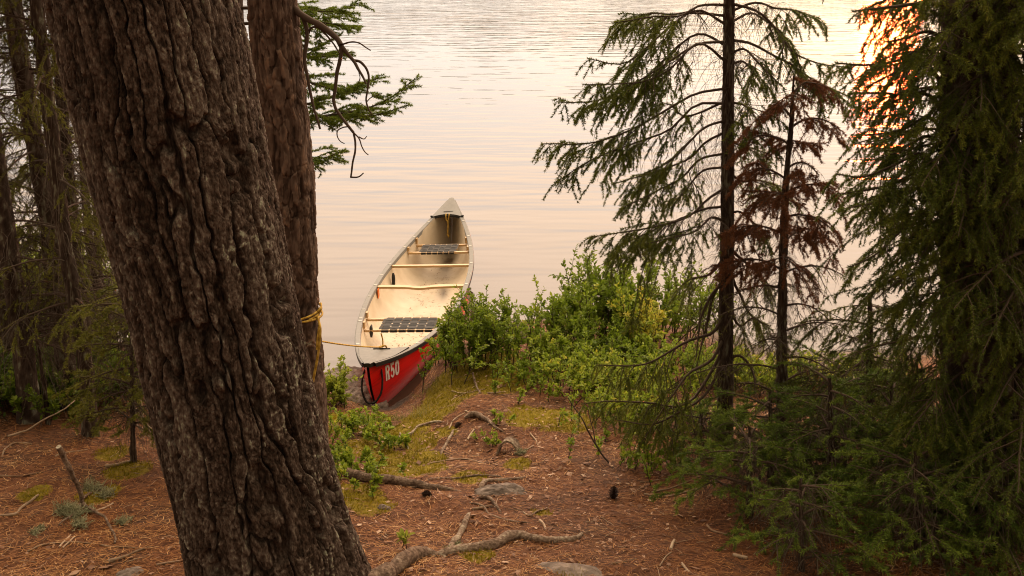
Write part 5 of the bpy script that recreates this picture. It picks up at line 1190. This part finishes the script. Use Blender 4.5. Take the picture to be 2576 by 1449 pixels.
# individual sticks
rng = np.random.default_rng(17); GS = 'loose sticks lying on the needle floor'
sticks = [('pale straight stick on the upper path right of the root stub', [(1176, 1108), (1192, 1082)], .008, .85), ('thin crooked stick below the root arch', [(1078, 1168), (1120, 1160), (1170, 1156), (1222, 1168)], .005, .7), ('bleached stick right of the root arch', [(1295, 1143), (1325, 1132), (1342, 1122)], .006, .7), ('short pale stick above and right of the root arch', [(1334, 1092), (1345, 1105), (1354, 1122)], .005, .9),
 ('pale split stick on the left needle floor', [(150, 1378), (168, 1358), (178, 1348)], .005, 1.0), ('second pale splinter beside the split stick', [(158, 1380), (178, 1362), (188, 1352)], .004, 1.0), ('pale stick pointing right of the broken lichen branch', [(232, 1292), (262, 1280), (285, 1268)], .006, .85), ('long thin stick across the left floor', [(70, 1390), (130, 1370), (190, 1365), (240, 1370)], .004, .6),
 ('dark stick with lichen on the left floor', [(275, 1415), (310, 1405), (345, 1390), (380, 1378)], .008, .25), ('thin dark stick right of the broken branch', [(250, 1372), (300, 1378), (350, 1380)], .004, .3), ('grey stick at the far left under the shrubs', [(-5, 1300), (30, 1298), (60, 1275), (98, 1248)], .008, .55), ('long root like stick across the upper left floor', [(0, 1200), (50, 1200), (110, 1190)], .006, .2),
 ('pale wood piece on the upper left floor', [(265, 1178), (300, 1172), (335, 1160)], .012, .6), ('grey stick on the upper left floor before the stems', [(140, 1150), (170, 1140), (220, 1132)], .006, .6), ('curved stick at the upper left edge', [(5, 1150), (15, 1130), (40, 1115), (80, 1118)], .005, .6), ('thin stick at the lower left beside the thick pine', [(395, 1425), (430, 1418), (470, 1408)], .005, .5),
 ('bent grey stick on the moss at the canoe bow', [(858, 1078), (885, 1072), (915, 1080)], .010, .7), ('pale driftwood piece below the canoe bow', [(905, 1095), (935, 1088), (958, 1092)], .012, .85), ('thin pale twig lying on the mossy mound', [(1135, 985), (1170, 990), (1220, 980)], .004, .9), ('short twig on the mossy mound slope', [(1135, 1010), (1160, 995), (1185, 982)], .004, .8), ('brown stick on the mound right of the twigs', [(1225, 990), (1250, 990), (1270, 986)], .006, .6), ('pale curved twig on the mound edge', [(1130, 1080), (1145, 1055), (1170, 1040)], .005, .8),
 ('small pale stick below the mossy mound', [(1170, 1035), (1185, 1040), (1200, 1045)], .006, .9), ('dark stick in the centre of the upper path', [(1270, 1110), (1285, 1104), (1300, 1098)], .007, .2), ('pale stick lying by the small mossy root', [(1358, 1312), (1368, 1322), (1372, 1335)], .008, .9), ('dark bark covered stick below the long root', [(1190, 1285), (1215, 1280), (1238, 1275)], .009, .25), ('thin stick at the right edge of the path', [(1610, 1215), (1660, 1208), (1720, 1195)], .005, .45), ('long thin twig under the right boughs', [(1620, 1245), (1680, 1250), (1740, 1235), (1790, 1222)], .005, .7), ('thin twig crossing above the long thin twig', [(1640, 1240), (1700, 1225), (1760, 1200)], .004, .5),
 ('pale stick end at the right of the path near the firs', [(1688, 1385), (1692, 1372), (1696, 1362)], .009, .9), ('thin stick at the lower right of the path', [(1660, 1425), (1672, 1405), (1690, 1390)], .004, .7), ('dark stick at the lower right of the path', [(1540, 1420), (1570, 1416), (1600, 1408)], .005, .25), ('pale stick at the bottom right below the firs', [(1845, 1400), (1865, 1405), (1880, 1408)], .010, .7), ('broken stick under the right firs', [(1778, 1322), (1800, 1340), (1850, 1350)], .006, .6), ('pale stick at the picture bottom beside the flat stone', [(1715, 1420), (1725, 1432), (1735, 1442)], .007, .85)]
for k, (lab, sp, r, tn) in enumerate(sticks): ground_limb('stick', lab, 'stick', sp, r, r * .7, .003, 6, tn, 60 + k, GS, None, M['dry'])
# pine cones
def cone(label, p, ax, L, rad):
    ax = norm(np.array(ax, float)); e1 = norm(np.cross(ax, [0.3, .2, 1])); e2 = np.cross(ax, e1); b = Batch(); n = 70; k = np.arange(n); t = (k + .5) / n; ang = k * 2.39996
    r = rad * np.sin(np.pi * np.clip(t * .86 + .1, 0, 1)) ** .8; c = np.asarray(p) + ax * (t * L)[:, None]; o = e1 * np.cos(ang)[:, None] + e2 * np.sin(ang)[:, None]; s = np.cross(ax, o)
    w = rad * .36; V = np.stack([c + o * (r * .3)[:, None] - s * w * .5, c + o * r[:, None] - s * w + ax * .004, c + o * (r * 1.22)[:, None] + ax * .010, c + o * r[:, None] + s * w + ax * .004, c + o * (r * .3)[:, None] + s * w * .5], 1)
    b.add(V.reshape(-1, 3), np.arange(5 * n).reshape(-1, 5), 0, np.repeat(np.random.default_rng(1).random(n), 5))
    tubes(np.stack([np.asarray(p), np.asarray(p) + ax * L]), np.array([[rad * .4, rad * .2]]), 6, 0, .4, b)
    solid('pine_cone', b, [M['cone']], label, 'pine cone', p, 'pine cones on the path')
cone('dark open pine cone standing on the right side of the path', ong(1542, 1255, .0), (.1, .2, 1), .062, .024)
cone('pine cone lying beside the long mossy root', ong(1062, 1248, .015), (.8, -.4, .1), .05, .019)
cone('small pine cone on the upper path above the root stub', ong(1145, 1078, .012), (.6, .6, .1), .045, .018)

# ------------------------------------------------------------------ litter, moss and grass that nobody could count
rng = np.random.default_rng(88)
def ground_points(n, rng, bias=1.0):
    # even over the picture rather than over the land, only where the needle floor is
    out = []
    while sum(map(len, out)) < n:
        x, y = rng.uniform(-4.0, 4.0, 40000), 3.0 + 6.2 * rng.random(40000) ** (1.6 * bias)
        ok = np.abs(x) < .62 * y + .4; z = hgt(x, y); ok &= z > .07; out.append(np.stack([x[ok], y[ok], z[ok]], 1))
    return np.concatenate(out)[:n]
def slope_n(p):
    e = .03; zx = (hgt(p[:, 0] + e, p[:, 1]) - hgt(p[:, 0] - e, p[:, 1])) / (2 * e); zy = (hgt(p[:, 0], p[:, 1] + e) - hgt(p[:, 0], p[:, 1] - e)) / (2 * e); return zx, zy
n = 150000; p = ground_points(n, rng); mo = moss_at(p[:, 0], p[:, 1]); p = p[rng.random(n) > np.clip(mo * 1.4, 0, .92)]; n = len(p); zx, zy = slope_n(p)
clump = fbm(p * np.array([2.2, 2.2, 0]), 31, 3); a = rng.uniform(0, math.pi, n); l = rng.uniform(.02, .055, n); cu = rng.normal(0, .35, n)
def seg3(a): return np.stack([np.cos(a), np.sin(a), zx * np.cos(a) + zy * np.sin(a) + rng.normal(0, .12, n)], 1)
q0 = p + np.array([0, 0, 1]) * rng.uniform(.001, .010, n)[:, None]; q1 = q0 + seg3(a) * (l * .5)[:, None]; q2 = q1 + seg3(a + cu) * (l * .5)[:, None]
wv = np.stack([-np.sin(a), np.cos(a), 0 * a], 1) * rng.uniform(.0008, .0016, n)[:, None]
V = np.stack([q0 - wv, q0 + wv, q1 - wv, q1 + wv, q2 - wv * .6, q2 + wv * .6], 1); i = (np.arange(n) * 6)[:, None]
b = Batch(); b.add(V.reshape(-1, 3), np.concatenate([i + np.array([[0, 1, 3, 2]]), i + np.array([[2, 3, 5, 4]])]), 0, np.repeat(np.clip(.46 + .28 * clump + rng.normal(0, .22, n), 0, 1), 6))
solid('needle_litter', b, [M['needle_litter']], 'rust coloured pine needles covering the forest floor', 'needle litter', (0, 5, .8), None, 'stuff')
n = 16000; p = ground_points(n, rng, .8); dens = fbm(p * np.array([1.1, 1.1, 0]), 37, 3) + .55 * np.exp(-((p[:, 0] - .05 * p[:, 1] + .1) / .75) ** 2); p = p[rng.random(n) < sstep(-.35, .6, dens)]; n = len(p); zx, zy = slope_n(p)
a = rng.uniform(0, math.pi, n); l = rng.uniform(.005, .019, n) * np.where(rng.random(n) < .1, 1.6, 1); w = l * rng.uniform(.15, .7, n); u = np.stack([np.cos(a), np.sin(a), zx * np.cos(a) + zy * np.sin(a) + rng.normal(0, .25, n)], 1); v = np.stack([-np.sin(a), np.cos(a), -zx * np.sin(a) + zy * np.cos(a) + rng.normal(0, .25, n)], 1)
c = p + np.array([0, 0, 1]) * rng.uniform(.003, .010, n)[:, None]
V = np.stack([c - u * l[:, None], c - v * w[:, None] + u * (l * .2)[:, None], c + u * l[:, None], c + v * w[:, None]], 1)
b = Batch(); b.add(V.reshape(-1, 3), np.arange(4 * n).reshape(-1, 4), 0, np.repeat(np.clip(rng.beta(2.0, 2.4, n), 0, 1), 4))
solid('bark_litter', b, [M['chip']], 'small pale bark flakes and wood bits scattered over the path', 'bark litter', (0, 5, .8), None, 'stuff')
n = 330000; p = ground_points(n, rng, .8); mo = moss_at(p[:, 0], p[:, 1]); p = p[mo + rng.normal(0, .12, n) > .48]; n = len(p)
d = norm(np.stack([rng.normal(0, .5, n), rng.normal(0, .5, n), np.ones(n)], 1)); l = rng.uniform(.008, .026, n)[:, None] * (.6 + .8 * sstep(-.3, .4, fbm(p * np.array([14, 14, 0]), 52, 2)))[:, None]; w = norm(np.cross(d, rng.normal(size=(n, 3)))) * .0024
V = np.stack([p - w, p + w, p + d * l], 1); b = Batch(); b.add(V.reshape(-1, 3), np.arange(3 * n).reshape(-1, 3), 0, np.repeat(np.clip(.5 + .5 * fbm(p * np.array([8, 8, 0]), 51, 3) + rng.normal(0, .15, n), 0, 1), 3))
solid('moss', b, [M['moss']], 'yellow green moss cushions on the mound and the path', 'moss', (0, 6, .5), None, 'stuff')
n = 1500; p = ground_points(n, rng, .9); a = rng.uniform(0, math.pi, n); l = rng.uniform(.03, .12, n); zx, zy = slope_n(p)
d = np.stack([np.cos(a), np.sin(a), zx * np.cos(a) + zy * np.sin(a) + rng.normal(0, .05, n)], 1); S = quad_curve(p + np.array([0, 0, .008]), d, l, .04 * rng.normal(size=n) * l, 5); S = S + rng.normal(0, .0025, S.shape)
b = Batch(); tubes(S, np.linspace(1, .5, 5)[None] * rng.uniform(.0009, .0026, n)[:, None], 4, 0, rng.beta(1.6, 1.6, n), b)
solid('twig_litter', b, [M['dry']], 'broken twig ends strewn over the forest floor', 'twig litter', (0, 5, .8), None, 'stuff')
def tuft(label, px, py, n, h, r, tint, seed):
    rng = np.random.default_rng(seed); c = ong(px, py); P = c + np.c_[rng.normal(0, r, (n, 2)), np.zeros(n)]; P[:, 2] = hgt(P[:, 0], P[:, 1]) - .005
    D = norm(np.stack([rng.normal(0, .45, n), rng.normal(0, .45, n), np.ones(n)], 1)); L = h * rng.uniform(.5, 1.1, n); S = quad_curve(P, D, L, .5 * L, 6); w = norm(np.cross(D, rng.normal(size=(n, 3)))) * .0018
    t = np.linspace(1, .15, 6)[None, :, None]; V = np.stack([S - w[:, None] * t, S + w[:, None] * t], 2); f = grid_faces(6, 2)[None] + (np.arange(n) * 12)[:, None, None]
    b = Batch(); b.add(V.reshape(-1, 3), f.reshape(-1, 4), 0, np.repeat(np.clip(tint + rng.normal(0, .2, n), 0, 1), 12)); solid('grass_tuft', b, [M['grass']], label, 'grass', c, 'grass tufts at the landing')
for k, q in enumerate((('grass tuft growing right in front of the canoe bow', 985, 1060, 90, .15, .05, .55), ('pale dry grass tuft under the right side of the canoe bow', 1055, 1045, 70, .20, .06, .85), ('grass tuft between the bright shrub and the shore rock', 885, 1010, 110, .19, .07, .45), ('grass tuft at the dark gap under the hull', 1075, 985, 60, .14, .05, .6), ('grass at the left of the pale driftwood below the bow', 930, 1065, 70, .10, .05, .6))): tuft(*q, 60 + k)

# ------------------------------------------------------------------ yellow ropes
def rope(b, pts, r=.0062, n=None, seed=0):
    P = np.asarray(pts, float); n = n or max(16, int(np.linalg.norm(np.diff(P, axis=0), axis=1).sum() / .012)); Q = resample(P, n)
    tubes(Q, np.full((1, n), r), 8, 0, np.repeat(.5 + .3 * np.sin(np.arange(n) * 1.4), 8), b)
b = Batch(); zc = at(775, 808, py_ - .15)[2]; cxp = float(np.interp(zc, [p[2] for p in P2], [p[0] for p in P2])); rp = float(np.interp(zc, [p[2] for p in P2], R2)) + .014
a = np.linspace(-.25 * math.pi, 2.1 * math.pi, 60)
ringp = np.stack([cxp + rp * np.cos(a), py_ + rp * np.sin(a), zc + .014 * np.sin(a * 1.0 + .3) + np.linspace(0.0, .022, 60)], 1); rope(b, ringp)
rope(b, np.stack([cxp + (rp + .004) * np.cos(a), py_ + (rp + .004) * np.sin(a), zc - .006 - .016 * np.sin(a + 1.1)], 1))
kn = np.array([cxp + rp * math.cos(-.28), py_ + rp * math.sin(-.28), zc + .01])
rope(b, [kn + np.array([-.03, -.02, .0]), kn + np.array([.0, -.012, .012]), kn + np.array([.016, 0, .025]), kn + np.array([.006, .01, .0]), kn + np.array([-.005, -.006, -.03])])
tail = [kn + np.array([-.004, -.01, -.01]), at(806, 830, py_ - .14), at(803, 870, py_ - .155), at(796, 915, py_ - .165), at(788, 955, py_ - .17), at(783, 985, py_ - .17)]; rope(b, tail, .0068)
rope(b, [at(803, 822, py_ - .14), at(799, 850, py_ - .15), at(797, 880, py_ - .16)], .006)
bow = cw(-1.955, .0, sheer(u_of(1.955)) + .045); knr = at(800, 857, py_ + .11); st_ = np.linspace(0, 1, 30)[:, None]
line = knr + (bow - knr) * st_ - np.array([0, 0, .012]) * 4 * st_ * (1 - st_); rope(b, line, .0052)
rope(b, [bow, bow + np.array([.03, .0, .012]), bow + np.array([.035, .02, -.02]), bow + np.array([.0, .012, -.022]), bow + np.array([-.015, -.008, .006]), bow + np.array([.02, -.01, .014])], .0068)
rope(b, [bow + np.array([.01, 0, .01]), bow + np.array([.008, .02, .06]), bow + np.array([-.004, .03, .11])], .006)
solid('mooring_rope', b, [M['rope']], 'yellow rope knotted round the scaly pine and tied to the canoe bow', 'rope', knr)
b = Batch(); e0 = cw(2.00, .01, sheer(u_of(2.05)) + .024)
rope(b, [e0 + np.array([-.02, .05, .012]), e0 + np.array([-.02, -.012, .018]), e0 + np.array([-.012, -.03, -.05]), e0 + np.array([.0, -.01, -.06]), e0 + np.array([.012, -.02, -.02]), e0 + np.array([.018, -.005, .018]), e0 + np.array([.015, .05, .012])], .0062)
rope(b, [e0 + np.array([.0, -.028, -.045]), e0 + np.array([.004, -.03, -.12]), e0 + np.array([.0, -.03, -.20]), e0 + np.array([.006, -.03, -.26])], .0068)
rope(b, [e0 + np.array([-.012, -.03, -.225]), e0 + np.array([.012, -.045, -.235]), e0 + np.array([.014, -.02, -.24]), e0 + np.array([-.008, -.03, -.228])], .006)
solid('bow_rope', b, [M['rope']], 'short yellow rope hanging from the far deck of the canoe', 'rope', e0)
